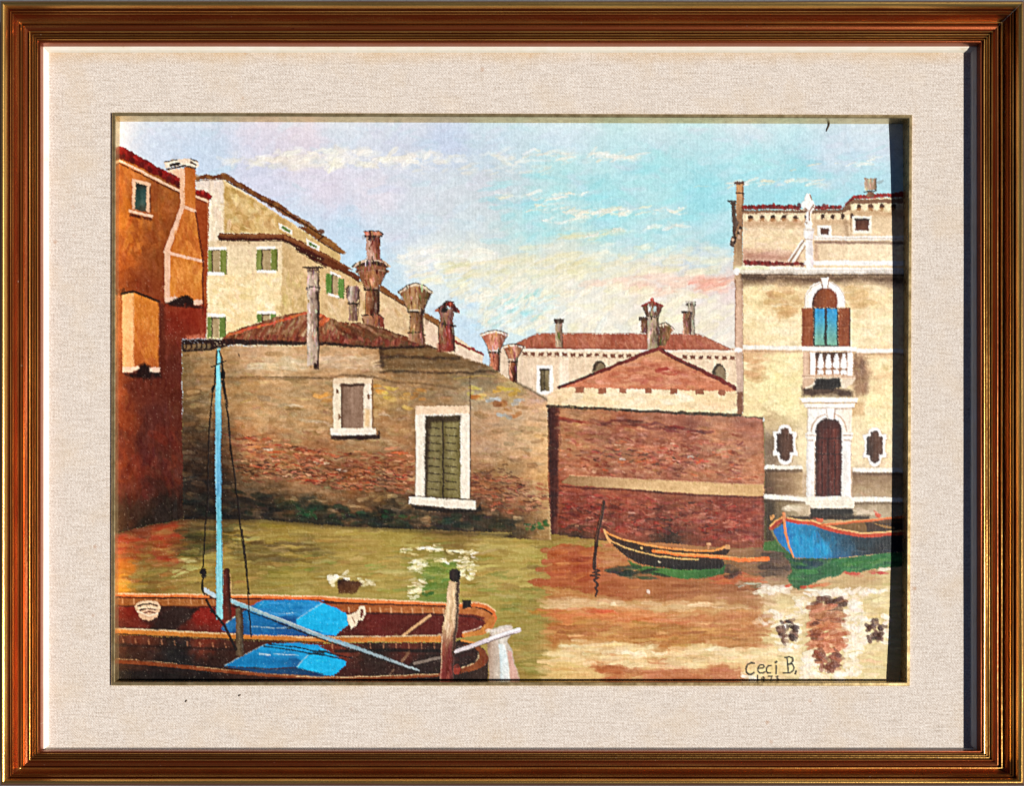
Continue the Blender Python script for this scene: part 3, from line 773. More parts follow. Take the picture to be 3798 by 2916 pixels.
dabs('B2', [450,560,880,600,1250,730,1000,740,500,690], 70, [(110,74,46),(150,110,72),(92,52,34),(128,60,38)], (40,80), (8,16), 24, 8, (0.35,0.8), 0.3, 8, clip=[rb])
for i in range(26):
    t = i / 25
    x, y = P('A2', [1230, 668])[0] * (1 - t) + P('A2', [2010, 440])[0] * t
    dab(x, y, 24, 10, math.radians(-14), (204, 96 + RG.normal(0, 14), 56), .8, .3, rb)
dabs('A2', [1290,680,2000,690,2000,740,1290,725], 40, [(128,56,40),(96,40,30),(150,82,58)], (16,34), (8,16), 110, 16, (0.5,0.9), 0.3, 8, clip=[rb])
dabs('B2', [240,660,900,720,1250,730,1250,770,850,770,240,720], 60, [(130,58,42),(98,42,32),(150,84,60)], (16,34), (8,16), 100, 20, (0.5,0.9), 0.3, 8, clip=[rb])
dabs('B2', [240,460,330,480,300,560,240,560], 12, [(222,118,76),(200,96,60)], (18,34), (8,14), 120, 14, (0.6,0.9), 0.3, 8, clip=[rb])
pw = [(*P(t, [x, y])[0], c) for t, x, y, c in (
 ('A2',800,900,(124,104,70)),('A2',850,1300,(110,90,60)),('A2',850,1600,(92,72,48)),('A2',1000,1000,(150,124,86)),('A2',1500,850,(176,146,112)),('A2',1700,960,(202,176,138)),('A2',1400,1250,(160,132,90)),('A2',1900,1250,(164,138,98)),('A2',1600,1500,(172,142,100)),('A2',1050,1450,(120,96,62)),
 ('A3',850,200,(78,56,40)),('A3',900,450,(52,42,32)),('A3',1000,650,(34,30,26)),('A3',1500,100,(170,116,74)),('A3',1700,400,(150,112,74)),('A3',1500,580,(140,112,76)),('A3',1700,640,(96,76,50)),('A3',1600,760,(40,38,30)),('A3',2100,760,(38,42,32)),('A3',2000,560,(158,124,88)),('A3',1100,850,(32,30,26)),
 ('B2',500,900,(188,158,122)),('B2',250,1000,(176,146,108)),('B2',700,980,(164,134,98)),('B2',1100,960,(120,98,68)),('B2',1500,960,(124,104,72)),('B2',1200,1150,(140,116,84)),('B2',900,1300,(164,140,88)),('B2',300,1300,(160,132,92)),('B2',950,1550,(152,118,80)),('B2',1900,1080,(120,104,76)),('B2',1900,1250,(150,142,116)),('B2',2000,1500,(176,142,108)),('B2',100,1500,(172,142,100)),
 ('B3',200,250,(146,104,68)),('B3',700,100,(150,122,86)),('B3',600,450,(132,88,56)),('B3',1000,350,(140,96,62)),('B3',300,640,(124,98,68)),('B3',800,700,(100,78,52)),('B3',900,850,(42,42,32)),('B3',200,850,(40,44,34)),('B3',1900,150,(170,140,110)),('B3',1900,560,(140,96,64)),('B3',1700,850,(40,34,28)),('B3',2000,900,(44,44,34)),('B3',1950,720,(96,68,46)),
 ('C3',100,100,(186,156,122)),('C3',400,100,(206,174,128)),('C3',100,350,(150,124,86)),('C3',420,400,(190,156,108)),('C3',150,560,(150,108,74)),('C3',440,700,(176,142,96)),('C3',150,700,(112,80,54)),('C3',120,840,(56,52,36)),('C3',430,900,(140,116,72)),('C3',100,950,(70,60,38)),
 ('C2',100,950,(164,146,96)),('C2',100,1200,(168,148,120)),('C2',380,1150,(196,166,128)),('C2',330,1040,(180,150,128)),('C2',200,1380,(196,166,124)))]
fill('A2', [752,770,1250,775,2010,780,'B2',250,770,850,805,1380,800,1500,830,1980,990,2188,1135,'C2',170,905,300,975,445,1055,442,1459,'C3',450,0,462,500,466,1010,0,985,'B3',2188,1045,1100,1000,0,958,'A3',1600,905,765,898,'A2',756,1641], ('p', [(x, y, (min(250, c[0] * 1.06 + 3), c[1] * 1.02, c[2] * .98)) for x, y, c in pw]), BW, r=3, tx='d', ta=9)
HOR = ['A2',770,820,2010,800,'B2',850,860,2050,1080,'C2',430,1080,'C3',450,900,'B3',1100,960,0,940,'A3',770,880]
dabs('A2', HOR[1:], 620, [(188,152,106),(158,122,80),(204,170,124),(130,98,62),(172,132,86),(150,126,92)], (26,80), (8,22), 3, 12, (0.18,0.6), 0.16, 8, clip=[BW])
dabs('A2', [1480,910,2000,900,2000,1010,1480,1010], 26, [(214,192,156),(204,178,138),(222,202,172)], (40,90), (14,30), 4, 8, (0.4,0.8), 0.28, 6, clip=[BW])
dabs('B2', [250,880,830,890,830,1000,250,1000], 40, [(196,166,130),(208,182,150),(184,152,116)], (40,100), (12,26), 0, 8, (0.3,0.7), 0.24, 6, clip=[BW])
# red brick showing through
brick = [(158,82,54),(140,72,46),(172,104,70),(126,74,50),(178,120,84),(150,106,72)]
dabs('A3', [1180,20,1700,60,2188,200,2188,520,1350,520,1280,200], 220, brick, (20,50), (5,11), 4, 7, (0.3,0.75), 0.26, 9, clip=[BW])
dabs('B3', [0,150,800,230,1190,200,1190,640,600,620,0,520], 300, brick + [(120,72,48)], (20,50), (5,11), 4, 8, (0.3,0.75), 0.28, 9, clip=[BW])
dabs('B3', [1760,420,2188,440,'C3',440,500,440,720,0,740,'B3',1760,700], 130, brick + [(110,64,42)], (20,50), (5,11), 3, 8, (0.3,0.7), 0.26, 9, clip=[BW])
for t, x, y, c, l in (('A3',1500,165,(226,140,84),60),('A3',1620,180,(250,236,220),34),('A3',1720,215,(222,104,56),80),('A3',1430,70,(200,70,40),40),('A3',2080,500,(200,70,44),60),('B3',980,170,(228,140,100),60),('B3',1050,222,(224,96,52),66),('B3',650,210,(226,150,100),50),('B3',380,437,(204,58,34),44),('B3',1075,480,(214,56,36),50),('B3',160,500,(196,76,48),70),('B3',1110,450,(206,60,40),26),('A3',2140,320,(232,206,170),50),('B3',260,330,(236,214,186),60),('B3',460,390,(238,222,200),44),('B2',900,1475,(214,190,160),60),('B2',200,1545,(206,180,146),90),('A2',1900,1385,(226,206,176),70),('A2',2050,1530,(206,180,140),90)):
    ox, oy, s = TILE[t]
    dab(ox + x / s, oy + y / s, l, 9, .05, np.array(c) * .93, .7, .22, None, [BW])
dabs('A3', [1280,330,2188,330,2188,470,1350,440], 60, [(66,44,32),(84,56,38),(54,38,30)], (14,40), (3.5,6), 6, 16, (0.4,0.85), 0.1, 6, clip=[BW])
dabs('B3', [0,300,1150,360,1150,620,600,600,0,440], 110, [(66,40,28),(86,52,36),(104,60,40)], (14,40), (3.5,6), 8, 20, (0.4,0.85), 0.1, 6, clip=[BW])
dabs('B3', [1780,320,2188,330,'C3',380,700,0,720,'B3',1780,680], 60, [(66,40,28),(86,52,36)], (14,40), (3.5,7), 4, 14, (0.4,0.8), 0.1, 6, clip=[BW])
for t, x, y, c in (('B2',850,1240,(200,134,50)),('B2',910,1290,(204,172,72)),('B2',970,1200,(196,164,76)),('B2',1000,1330,(180,148,80)),('B2',1120,1290,(186,140,70)),('B2',1130,1400,(196,158,80)),('B2',1220,1300,(176,116,50)),('B2',1780,1230,(196,176,88)),('B2',1860,1290,(200,168,84)),('B2',1820,1310,(180,112,52)),('B2',2040,1225,(196,150,62)),('B2',2060,1360,(150,92,54)),('B2',250,1290,(202,138,56)),('B2',300,1330,(180,128,66)),('C2',60,960,(188,162,60)),('C2',150,985,(190,152,60)),('C2',50,1080,(164,104,56)),('C2',140,1190,(176,112,60)),('C2',40,1150,(170,120,70)),('B2',1700,1400,(190,170,150)),('B2',2000,1320,(172,176,176)),('C2',180,1060,(176,172,168)),('C2',350,1080,(196,160,140)),('B2',2100,1480,(164,172,172)),('B2',1250,1220,(170,120,60))):
    ox, oy, s = TILE[t]
    for q in range(3):
        dab(ox + x / s + RG.normal(0, 10), oy + y / s + RG.normal(0, 6), RG.uniform(24, 44), RG.uniform(10, 18), RG.normal(0, .15), np.array(c) + RG.normal(0, 8), .75, .25, None, [BW])
# dark foot of the wall, weed green
dabs('A3', [780,620,1300,600,1700,680,2188,740,'B3',1100,800,2188,880,2188,1030,1100,985,0,940,'A3',1600,890,780,880], 190, [(30,28,24),(40,44,30),(34,50,34),(52,46,32),(26,26,24)], (30,80), (12,26), 4, 12, (0.3,0.75), 0.14, 5, clip=[BW])
dabs('B3', [0,780,1100,820,1200,880,0,880], 24, [(36,78,44),(44,70,40)], (20,40), (8,14), 4, 20, (0.4,0.7), 0.2, 6, clip=[BW])
dabs('C3', [250,800,430,800,430,890,250,890], 14, [(44,116,48),(30,84,44)], (16,30), (8,14), 10, 30, (0.5,0.85), 0.3, 6, clip=[BW])
# ledges and cracks
line('A2', [770,1075,1060,1085,1500,1105,2188,1100,'B2',340,1110], 9, (112,84,52), None, a=.6, s=10); line('A2', [1350,1100,1500,1085,1900,1092,2188,1105], 3.5, (80,56,36), None, a=.7, dry=.2)
line('B2', [350,1095,450,1070,640,1075,780,1090,1000,1145,1240,1150,1620,1210], 8, (108,80,52), None, a=.7, s=7)
fill('B2', [850,790,1300,780,1500,830,1900,960,1960,1000,1700,1010,870,1030,860,900], (116,88,56), None, tx='h', ta=18, s=8)
for v, w in (([870,890,1200,885,1640,905],11), ([855,1035,1200,1040,1600,1050,2040,1030],10), ([862,790,868,970],16)):
    line('B2', v, w, (52,36,26), None, a=.7, dry=.3, s=7, r=5)
line('B2', [890,1010,1200,1010,1700,1015], 5, (150,124,84), None, a=.6, dry=.3); line('B2', [1600,1110,1800,1080,2000,1085], 6, (180,152,84), None, a=.6, dry=.2)
line('C2', [170,905,300,972,445,1060], 8, (96,80,58), None, a=.7, s=8)
line('C3', [452,0,460,500,465,980], 9, (208,178,130), None, a=.6, s=6, dry=.25)
# eave
ev = M('painted_eave', BW)
fill('A2', [752,706,1060,704,1280,706,2010,735,'B2',240,735,560,765,850,790,1300,770,1310,790,860,812,540,790,240,765,'A2',2010,772,1250,760,1220,775,1150,800,770,832,752,800], (46,26,22), ev, r=4, s=5, dry=.06)
fill('A2', [775,762,1050,752,1050,805,775,815], (112,88,60), BW, r=3)
for i in range(6):
    line('A2', [790 + i * 52, 740, 800 + i * 52, 790, 770 + i * 52, 815], 6, (38,24,20), None, a=.8)
line('A2', [765,826,1030,818,1190,770], 6, (38,24,20), None, dry=.1)
# window
w = M('painted_window', BW, 'painted blind window in a pale stone frame')
fill('B2', [372,1100,758,1100,766,1625,372,1625], ('h',(232,216,190),(222,196,164),(236,222,204)), w, r=3, h=.3, ta=12)
fill('B2', [372,1098,765,1100,765,1160,372,1160], (222,196,164), w, r=3, h=.3)
rect('B2', 452,1165,680,1612, ('h',(112,84,66),(150,120,100),(142,112,92)), w, tx='v', ta=16, r=2)
line('B2', [455,1172,680,1172], 10, (72,48,36), None, s=6); line('B2', [456,1170,456,1600], 6, (96,68,52), None, a=.8); line('B2', [770,1120,772,1600], 6, (112,80,54), None, a=.7)
for x, y in ((410,1235),(735,1290),(428,1500)):
    ell('B2', x, y, 14, 28, (130,92,60), None, r=3)
rect('B2', 690,1420,745,1600, (216,160,84), None, a=.5, s=14, clip=[w])
fill('B2', [342,1612,800,1618,806,1690,342,1686], (240,226,208), w, r=2, h=.35); fill('B3', [345,44,820,40,842,60,835,84,420,92,350,82], (50,30,24), None, r=3, s=5); line('B3', [835,0,838,75], 6, (58,36,28))
# door
dr = M('painted_door', BW, 'painted olive panelled door in a white stone surround')
fill('B2', [1205,1388,1760,1384,1765,1480,'B3',1760,690,1200,690,'B2',1205,1480], (240,228,210), dr, r=2.5, h=.32, tx='v', ta=8)
fill('B2', [1205,1386,1762,1384,1762,1462,1205,1470], (230,200,168), dr, r=2.5, h=.3)
fill('B2', [1308,1484,1662,1484,'B3',1664,690,1300,670], ('h',(86,74,46),(124,112,72),(104,92,56),(132,120,74),(118,106,64)), dr, r=2, tx='v', ta=14)
fill('B2', [1308,1484,1662,1484,1660,1545,1360,1550,1360,1641,'B3',1340,300,1318,660,1300,660], (50,36,26), None, s=10, a=.75, clip=[dr])
line('B2', [1484,1530,'B3',1488,670], 6, (50,38,26))
for k in range(9):
    y = -40 + k * 78
    for x0, x1 in ((1330,1450),(1515,1625)):
        line('B3', [x0 + RG.normal(0, 6), y, x1 + RG.normal(0, 8), y + 14], 4, (46,34,24), None, dry=.1)
        rect('B3', x0 + 10, y + 24, x1 - 10, y + 58, (140,128,86), None, a=.45, s=10, clip=[dr])
line('B3', [1760,-560,1764,690], 5, (96,70,50), None, a=.8); line('B3', [1204,0,1204,640], 4, (120,92,66), None, a=.6)
fill('B3', [1140,664,1818,706,1816,796,1400,768,1135,738], (238,226,208), M('painted_doorstep', BW), r=3, h=.4)
line('B3', [1140,655,1300,664,1815,700], 4, (56,40,30), None, a=.7); fill('B3', [1150,748,1400,778,1815,806,1870,740,1885,815,1500,830,1200,790], (26,20,18), None, r=3, s=6)
# round chimney and the funnel chimneys in front of the roof
def rnd(i, x0, x1, y0, y1):
    rect('A2', x0, y0, x1, y1, ('h',(206,186,166),(186,162,142),(150,126,110),(76,56,48)), i, tx='v', ta=14, r=2)
k1 = M('painted_chimney', BW, 'slender pale round painted chimney standing in front of the roof')
rnd(k1, 2022,2140,20,975)
rect('A2', 2085,960,2135,1010, (48,30,24), None, r=3, s=5)
ell('B1', 165,1622,98,16, (110,84,70), k1); line('B1', [65,1618,265,1622], 5, (54,36,30)); rect('A2', 2026,-10,2145,20, ('h',(150,124,108),(70,48,40)), k1)
line('A2', [2012,190,2060,172,2150,186], 5, (56,40,34)); line('A2', [2018,206,2060,190,2150,204], 6, (180,158,140), k1); line('A2', [2140,20,2138,970], 6, (54,38,32), None, a=.8, dry=.12)
k2 = M('painted_chimney', BW, 'largest painted chimney, a brick shaft rising from a funnel')
funnel('B2', (612,922,-5,10), (690,834,188), (702,836,470), k2, (168,110,72), (120,76,50), (150,110,84))
fill('B1', [575,1610,640,1565,760,1545,880,1565,945,1605,900,1641,620,1641], (72,44,34), k2, r=2.5)
fill('B1', [600,1620,760,1585,920,1625,890,1641,620,1641], (140,88,62), k2, r=2.5)
line('B1', [575,1612,640,1568,700,1548,820,1542,890,1568,942,1608], 9, (196,170,146), k2, h=.3); line('B1', [568,1610,600,1580], 6, (40,26,20)); line('B1', [700,1536,860,1538], 5, (70,46,36))
rect('B1', 708,1300,850,1540, ('h',(178,136,118),(196,158,140),(150,90,72),(120,58,44)), k2, tx='v', ta=18)
fill('B1', [685,1255,830,1250,872,1285,865,1312,700,1308], (188,118,92), k2, r=3); line('B1', [682,1250,830,1246,875,1284], 4, (56,36,28)); line('B1', [695,1302,860,1302], 8, (60,38,30))
for x in (735,785): rect('B1', x - 12,1310,x + 12,1345, (50,34,28), None)
line('B1', [815,1320,815,1535], 4, (84,44,34), None, a=.8)
fill('B2', [668,468,840,462,885,500,885,595,830,580,668,545], ('h',(176,132,98),(150,104,74),(120,50,36)), k2, r=3, ta=16); line('B2', [665,464,838,460,886,498], 5, (58,36,28)); line('B2', [834,500,836,575], 5, (70,40,30))
kb = M('painted_chimney', BW, 'small grey painted chimney pot with rounded top')
rect('B2', 530,330,620,525, ('h',(170,140,118),(150,118,96),(92,66,54)), kb, tx='v', ta=14)
fill('B2', [498,200,530,165,610,162,645,200,640,290,610,332,530,332,505,290], ('h',(110,80,66),(200,184,172),(140,108,92),(80,58,48)), kb, r=2.5, tx='v'); line('B2', [498,200,530,163], 5, (50,34,28)); line('B2', [525,345,622,345], 7, (50,34,28)); line('B2', [622,200,640,290,618,520], 4, (70,50,42), None, a=.7, dry=.2)
k3 = M('painted_chimney', BW, 'brown painted funnel chimney with pale rim')
funnel('B2', (1042,1372,150,70), (1128,1290,412), (1148,1282,660), k3, (176,132,90), (132,92,62), (206,186,160))
fill('B2', [1132,645,1260,640,1300,670,1305,765,1240,750,1135,715], ('h',(180,140,108),(140,92,66),(86,56,42)), k3, r=3); line('B2', [1130,640,1258,636,1302,668], 5, (56,36,28))
k4 = M('painted_chimney', BW, 'square painted chimney under a small dark gabled cap')
rect('B2', 1440,540,1592,832, ('h',(150,112,80),(132,92,64),(150,60,44),(84,40,32)), k4, tx='v', ta=20); rect('B2', 1450,400,1590,560, ('h',(110,74,54),(146,104,80),(96,60,48)), k4, tx='d', ta=22)
fill('B2', [1400,415,1510,325,1590,335,1650,405,1645,445,1590,425,1540,365,1480,440], (86,42,34), k4, r=3, ta=14); line('B2', [1405,420,1515,322,1595,332], 5, (44,28,24))
ell('B2', 1545,350,26,16, (170,70,50), None); ell('B2', 1420,420,22,14, (170,84,60), None); ell('B2', 1640,425,16,20, (156,70,52), None)
rect('B2', 1470,390,1530,440, (34,24,22), None); line('B2', [1455,545,1610,575], 8, (46,30,24)); line('B2', [1440,560,1445,830], 4, (50,34,26), None, a=.8, dry=.15)
rect('B2', 1425,750,1600,832, (132,46,36), None, a=.6, s=10); line('B2', [1592,580,1600,830], 6, (60,28,24))

# ---- gabled house
GH = M('painted_house', 0, 'pale house with a salmon gable over its side wall')
fill('C2', [440,1010,560,940,2150,960,2150,1215,440,1125], ('h',(226,196,156),(234,208,168),(244,226,196),(236,208,164),(238,214,172)), GH, tx='h', ta=10)
dabs('C2', [560,1000,2130,1010,2130,1160,560,1090], 80, [(246,232,206),(232,204,160),(240,216,172),(228,196,150)], (40,110), (12,26), 2, 6, (0.3,0.7), 0.2, 6, clip=[GH])
rect('C2', 500,1010,560,1110, (214,182,140), None, s=10, a=.7)
gb = M('painted_gable', GH)
fill('C2', [545,942,1440,592,2145,965,2140,980,1300,958], ('v',(196,140,98),(190,122,84),(196,116,82),(200,124,88)), gb, tx='h', ta=12)
dabs('C2', [760,900,1430,640,2000,920,1300,945], 110, [(206,144,104),(180,104,74),(198,122,90),(214,150,120),(170,84,64)], (30,84), (10,22), 3, 8, (0.25,0.65), 0.2, 8, clip=[gb])
dabs('C2', [1450,760,1600,790,1560,830,1440,810], 8, [(166,60,46),(176,84,60)], (34,60), (8,14), 4, 6, (0.4,0.7), 0.2, 6, clip=[gb])
for x0, x1 in ((690,770),(895,972),(1090,1150),(1320,1382),(1545,1615),(1770,1845),(1980,2040)):
    rect('C2', x0, 940 + (x0 - 690) * .016, x1, 990 + (x0 - 690) * .016, (160,98,70), M('painted_dentil', GH), r=3, ta=14)
ge = M('painted_roof_edge', GH)
line('C2', [545,940,700,888,1000,765,1260,655,1440,596], (11, 15), (112,30,26), ge, r=4, h=.35, ta=22); line('C2', [1440,592,1520,640,1750,752,2000,872,2145,962], 14, (116,30,26), ge, r=4, h=.35, ta=22)
line('C2', [545,932,700,878,860,815], 6, (44,28,24), None, dry=.2); line('C2', [1470,590,1560,668,1800,785], 4, (60,36,32), None, dry=.3)
fill('C2', [2145,990,2200,990,2200,1190,2150,1190], (118,84,60), None, r=3)

# ---- brick wall
BK = M('painted_brick_wall', 0, 'weathered red brick canal wall with a pale stone band')
pk = [(*P(t, [x, y])[0], c) for t, x, y, c in (('C2',700,1180,(176,118,90)),('C2',1300,1210,(170,104,84)),('C2',2000,1260,(176,112,92)),('C2',700,1330,(160,98,66)),('C2',1200,1320,(156,76,56)),('C2',1700,1350,(140,72,60)),('C2',2000,1420,(166,106,86)),
 ('C3',700,100,(176,116,84)),('C3',1100,180,(150,92,68)),('C3',1500,150,(172,96,76)),('C3',2000,150,(172,108,88)),('C3',700,320,(172,96,72)),('C3',1300,330,(172,100,76)),('C3',1900,380,(174,108,82)),('C3',700,560,(140,60,46)),('C3',1200,600,(146,70,54)),('C3',1700,680,(140,72,56)),('C3',2100,650,(128,58,48)),('C3',700,800,(136,58,42)),('C3',1300,850,(132,60,46)),('C3',2000,850,(140,60,46)),('C3',700,930,(74,44,32)),('C3',1500,970,(52,32,26)),('C3',2100,980,(124,60,44)),
 ('D3',200,150,(178,110,88)),('D3',350,400,(184,112,84)),('D3',250,750,(130,58,48)),('D3',250,900,(146,52,42)),('D3',350,1100,(136,66,52)),('D2',300,1560,(168,98,84)))]
fill('C2', [440,1112,900,1130,1500,1160,2188,1192,'D2',485,1506,505,1641,'D3',508,1185,300,1190,'C3',1900,1075,900,985,470,950,445,500], ('p', [(x, y, (c[0] * 1.0, c[1] * 1.06 + 2, c[2] * 1.0)) for x, y, c in pk]), BK, r=3, tx='d', ta=10)
bk2 = [(188,126,96),(164,94,68),(176,108,82),(136,72,54),(200,138,108),(146,66,48),(176,122,84)]
dabs('C2', [560,1240,2188,1300,2188,1459,'D3',495,500,0,500,'C3',1500,420,560,370], 420, bk2, (20,60), (7,16), 4, 9, (0.25,0.7), 0.28, 9, clip=[BK])
dabs('C3', [560,540,1400,600,2188,640,'D3',495,700,495,1150,0,1100,'C3',1500,940,560,900], 380, [(150,74,58),(128,52,42),(164,86,66),(112,46,38),(170,60,46),(176,104,84)], (20,56), (7,16), 5, 12, (0.25,0.7), 0.3, 9, clip=[BK])
dabs('C3', [900,150,1500,150,1900,250,1800,300,1000,300,800,260], 60, [(70,44,36),(96,56,42),(200,90,54),(180,70,60)], (18,50), (4,9), 0, 18, (0.4,0.8), 0.25, 9, clip=[BK])
dabs('C3', [560,620,2188,700,2188,900,560,880], 90, [(70,34,28),(84,42,34)], (14,44), (4,8), 4, 16, (0.3,0.7), 0.15, 6, clip=[BK])
for x, y, c in ((1110,250,(206,200,196)),(1730,235,(196,190,180)),(1590,130,(206,90,72)),(1490,155,(190,84,70)),(960,350,(206,88,50)),(640,215,(176,96,54)),(1060,350,(206,140,112)),(1430,620,(196,124,96)),(1740,640,(52,36,34)),(1200,740,(208,160,140)),(1100,285,(196,96,52)),(1250,270,(206,120,70))):
    ox, oy, s = TILE['C3']; dab(ox + x / s, oy + y / s, 28, 9, .1, c, .7, .25, None, [BK])
dabs('C2', [560,1225,1300,1240,1900,1310,1900,1360,1100,1300,560,1250], 30, [(150,50,40),(110,44,40),(84,44,40)], (40,90), (6,14), 4, 4, (0.4,0.7), 0.2, 7, clip=[BK])
bd = M('painted_stone_band', BK)
fill('C3', [640,400,1200,432,2188,482,'D3',500,545,500,660,0,648,'C3',1700,560,1100,515,690,490,560,470], ('h',(150,112,74),(204,166,118),(214,176,124),(206,164,110)), bd, r=3, h=.3, tx='h', ta=10)
line('C3', [560,495,800,515,1100,525,1700,575,2188,592,'D3',500,672], 7, (84,34,26), None, a=.8, dry=.1); line('C3', [640,396,1200,428,2188,478,'D3',495,540], 4, (224,190,144), None, a=.6, dry=.3)
cp = M('painted_coping', BK)
line('C2', [440,1112,900,1134,1500,1166,2188,1196,'D2',480,1502], 11, (58,46,34), cp, r=4, h=.35, ta=26, dry=.12)
dabs('C2', [450,1100,2188,1182,2188,1204,450,1124], 50, [(150,124,84),(104,84,54),(40,32,28)], (10,26), (4,8), 4, 10, (0.4,0.8), 0.3, 8, clip=[cp])
fill('C2', [440,1120,545,1125,555,1459,'C3',545,0,535,380,545,500,520,940,472,950,460,500,448,0], ('h',(58,24,20),(66,28,22),(112,56,42)), None, s=8, r=4, clip=[BK])
line('C3', [470,945,900,985,1100,980], 12, (50,36,28), None, a=.6, s=12, clip=[BK])
fill('D2', [500,1500,560,1500,600,1641,'D3',560,360,505,600], (96,70,52), None, a=.6, s=16, clip=[BK])

# ---- palazzo at the right
PZ = M('painted_palazzo', 0, 'tall cream palazzo with arched balcony window and white stone portal')
pz = [(*P(t, [x, y])[0], c) for t, x, y, c in (('D1',500,1300,(226,202,158)),('D1',700,1250,(228,204,160)),('D1',500,1480,(214,180,150)),('D1',1250,1230,(206,176,130)),('D1',1700,1200,(210,182,134)),('D1',1400,1450,(228,204,158)),('D1',1750,1450,(230,208,164)),
 ('D2',400,300,(224,198,136)),('D2',700,330,(206,168,108)),('D2',450,600,(230,208,152)),('D2',700,650,(236,216,168)),('D2',1500,330,(210,176,120)),('D2',1500,560,(232,210,160)),('D2',1750,550,(234,212,164)),('D2',380,900,(206,164,110)),('D2',600,1100,(226,208,138)),('D2',700,1350,(232,216,152)),('D2',400,1350,(224,200,138)),('D2',1700,1000,(222,186,128)),('D2',1700,1350,(234,214,152)),('D2',550,1500,(180,152,98)),
 ('D3',880,200,(230,210,158)),('D3',560,200,(132,110,80)),('D3',1450,200,(230,208,158)),('D3',1790,250,(232,210,160)),('D3',650,550,(146,116,84)),('D3',850,560,(186,158,116)),('D3',1600,550,(156,128,94)),('D3',600,780,(112,92,66)),('D3',850,820,(196,172,138)),('D3',1600,790,(166,146,116)))]
pz = [(x, y, tuple(min(250, v + g_) for v, g_ in zip(c, (11, 13, 24)))) for x, y, c in pz]
fill('D1', [285,1040,900,1030,1290,1030,1380,930,1900,900,2150,900,'D3',2150,900,510,900,'D2',505,1500,285,1490], ('p', pz), PZ, r=2, tx='h', ta=7)
ycol = [(244,232,194),(236,219,172),(226,199,150),(246,236,206),(232,213,164),(240,225,182)]
dabs('D2', [300,170,1820,170,1820,760,300,760], 150, ycol, (30,80), (14,34), 4, 8, (0.25,0.65), 0.24, 6, clip=[PZ])
dabs('D2', [580,230,860,230,860,460,700,460,580,330], 22, [(200,160,104),(190,148,96),(208,170,112)], (40,80), (14,30), 0, 6, (0.4,0.7), 0.2, 6, clip=[PZ])
dabs('D2', [1360,180,1620,180,1560,380,1360,420], 18, [(202,164,110),(210,176,122)], (40,80), (14,30), 0, 6, (0.35,0.7), 0.2, 6, clip=[PZ])
dabs('D2', [310,860,880,850,880,1480,310,1480], 110, [(240,230,178),(234,221,164),(244,235,190),(234,213,164)], (30,80), (14,34), 4, 8, (0.25,0.65), 0.24, 6, clip=[PZ])
dabs('D2', [310,860,520,860,480,1120,310,1150], 14, [(204,162,112),(196,150,100)], (40,90), (12,28), 0, 6, (0.35,0.7), 0.18, 6, clip=[PZ])
dabs('D2', [1450,880,1830,880,1830,1641,1450,1641], 70, [(240,225,180),(230,203,156),(243,230,190)], (30,80), (14,34), 4, 8, (0.25,0.6), 0.24, 6, clip=[PZ])
dabs('D1', [290,1210,870,1210,870,1480,290,1480], 60, [(230,208,166),(220,192,150),(236,216,178)], (30,80), (12,28), 0, 8, (0.25,0.6), 0.2, 6, clip=[PZ])
# left pilaster
pl = M('painted_pilaster', PZ)
fill('D1', [222,770,298,770,300,900,285,1200,285,1641,'D2',290,800,290,1250,285,1470,235,1460,225,1240,212,800,205,0,'D1',190,1641,200,1390,215,1150], ('v',(190,140,90),(150,112,82),(176,146,110),(204,166,138),(206,170,144),(196,166,146),(190,162,144)), pl, tx='v', ta=14, r=3)
line('D2', [212,100,210,780], 4, (130,84,60), None, a=.8, dry=.15); line('D2', [288,90,290,770], 3, (150,120,90), None, a=.6, dry=.3); line('D2', [292,860,292,1460], 3.5, (130,104,76), None, a=.7, dry=.2)
rect('D2', 232,1245,285,1470, (128,84,60), None, r=3, s=5)
fill('D1', [200,748,305,745,300,775,205,778], (110,78,62), pl, r=2.5); line('D1', [222,862,300,866], 5, (60,40,32)); line('D1', [290,775,285,1180], 4, (90,64,50), None, a=.6, dry=.2)
fill('D1', [145,950,215,945,215,1100,240,1160,215,1290,200,1420,160,1400,165,1330,190,1290,172,1100,172,975], (86,66,54), pl, r=3, tx='d', ta=18); line('D1', [138,942,215,946], 7, (60,48,42), None)
for x, y in ((262,1215),(240,1270),(205,1355),(215,1320)): ell('D1', x, y, 14, 18, (54,38,32), None, r=3)
for x, y in ((255,1250),(190,1340),(250,1310)): ell('D1', x, y, 14, 16, (190,160,136), None, r=3)
# roof tiles, cornice, corbels
rz = M('painted_roof', PZ)
fill('D1', [285,992,560,985,870,1000,870,1035,290,1030], (124,34,28), rz, r=4); fill('D1', [1010,1005,1290,998,1290,1030,1010,1035], (124,34,28), rz, r=4)
fill('D1', [1295,1020,1350,950,1400,900,1500,885,1850,862,2150,850,2150,915,1700,905,1420,930,1370,975], (140,42,34), rz, r=4)
tiles('D1', 290,1002,870,1008, 18, [(150,40,32),(110,28,26),(90,34,40)], rz, 16, 13, 85, .45); tiles('D1', 1015,1012,1285,1006, 9, [(150,40,32),(96,30,32)], rz, 16, 13, 85, .45); tiles('D1', 1400,905,2100,865, 20, [(176,44,34),(140,34,30)], rz, 18, 14, 85, .45)
co = M('painted_cornice', PZ)
fill('D1', [280,1040,900,1045,1290,1035,1370,960,1420,930,2150,915,2150,965,1420,970,1380,1030,1290,1068,280,1072], ('h',(150,112,84),(130,94,70),(142,102,76)), co, r=3, tx='h', ta=14)
line('D1', [280,1042,900,1046,1290,1036,1400,925], 4, (86,60,48), None, a=.7, dry=.2); line('D1', [290,1080,900,1084], 5, (206,182,146), None, a=.7, dry=.2)
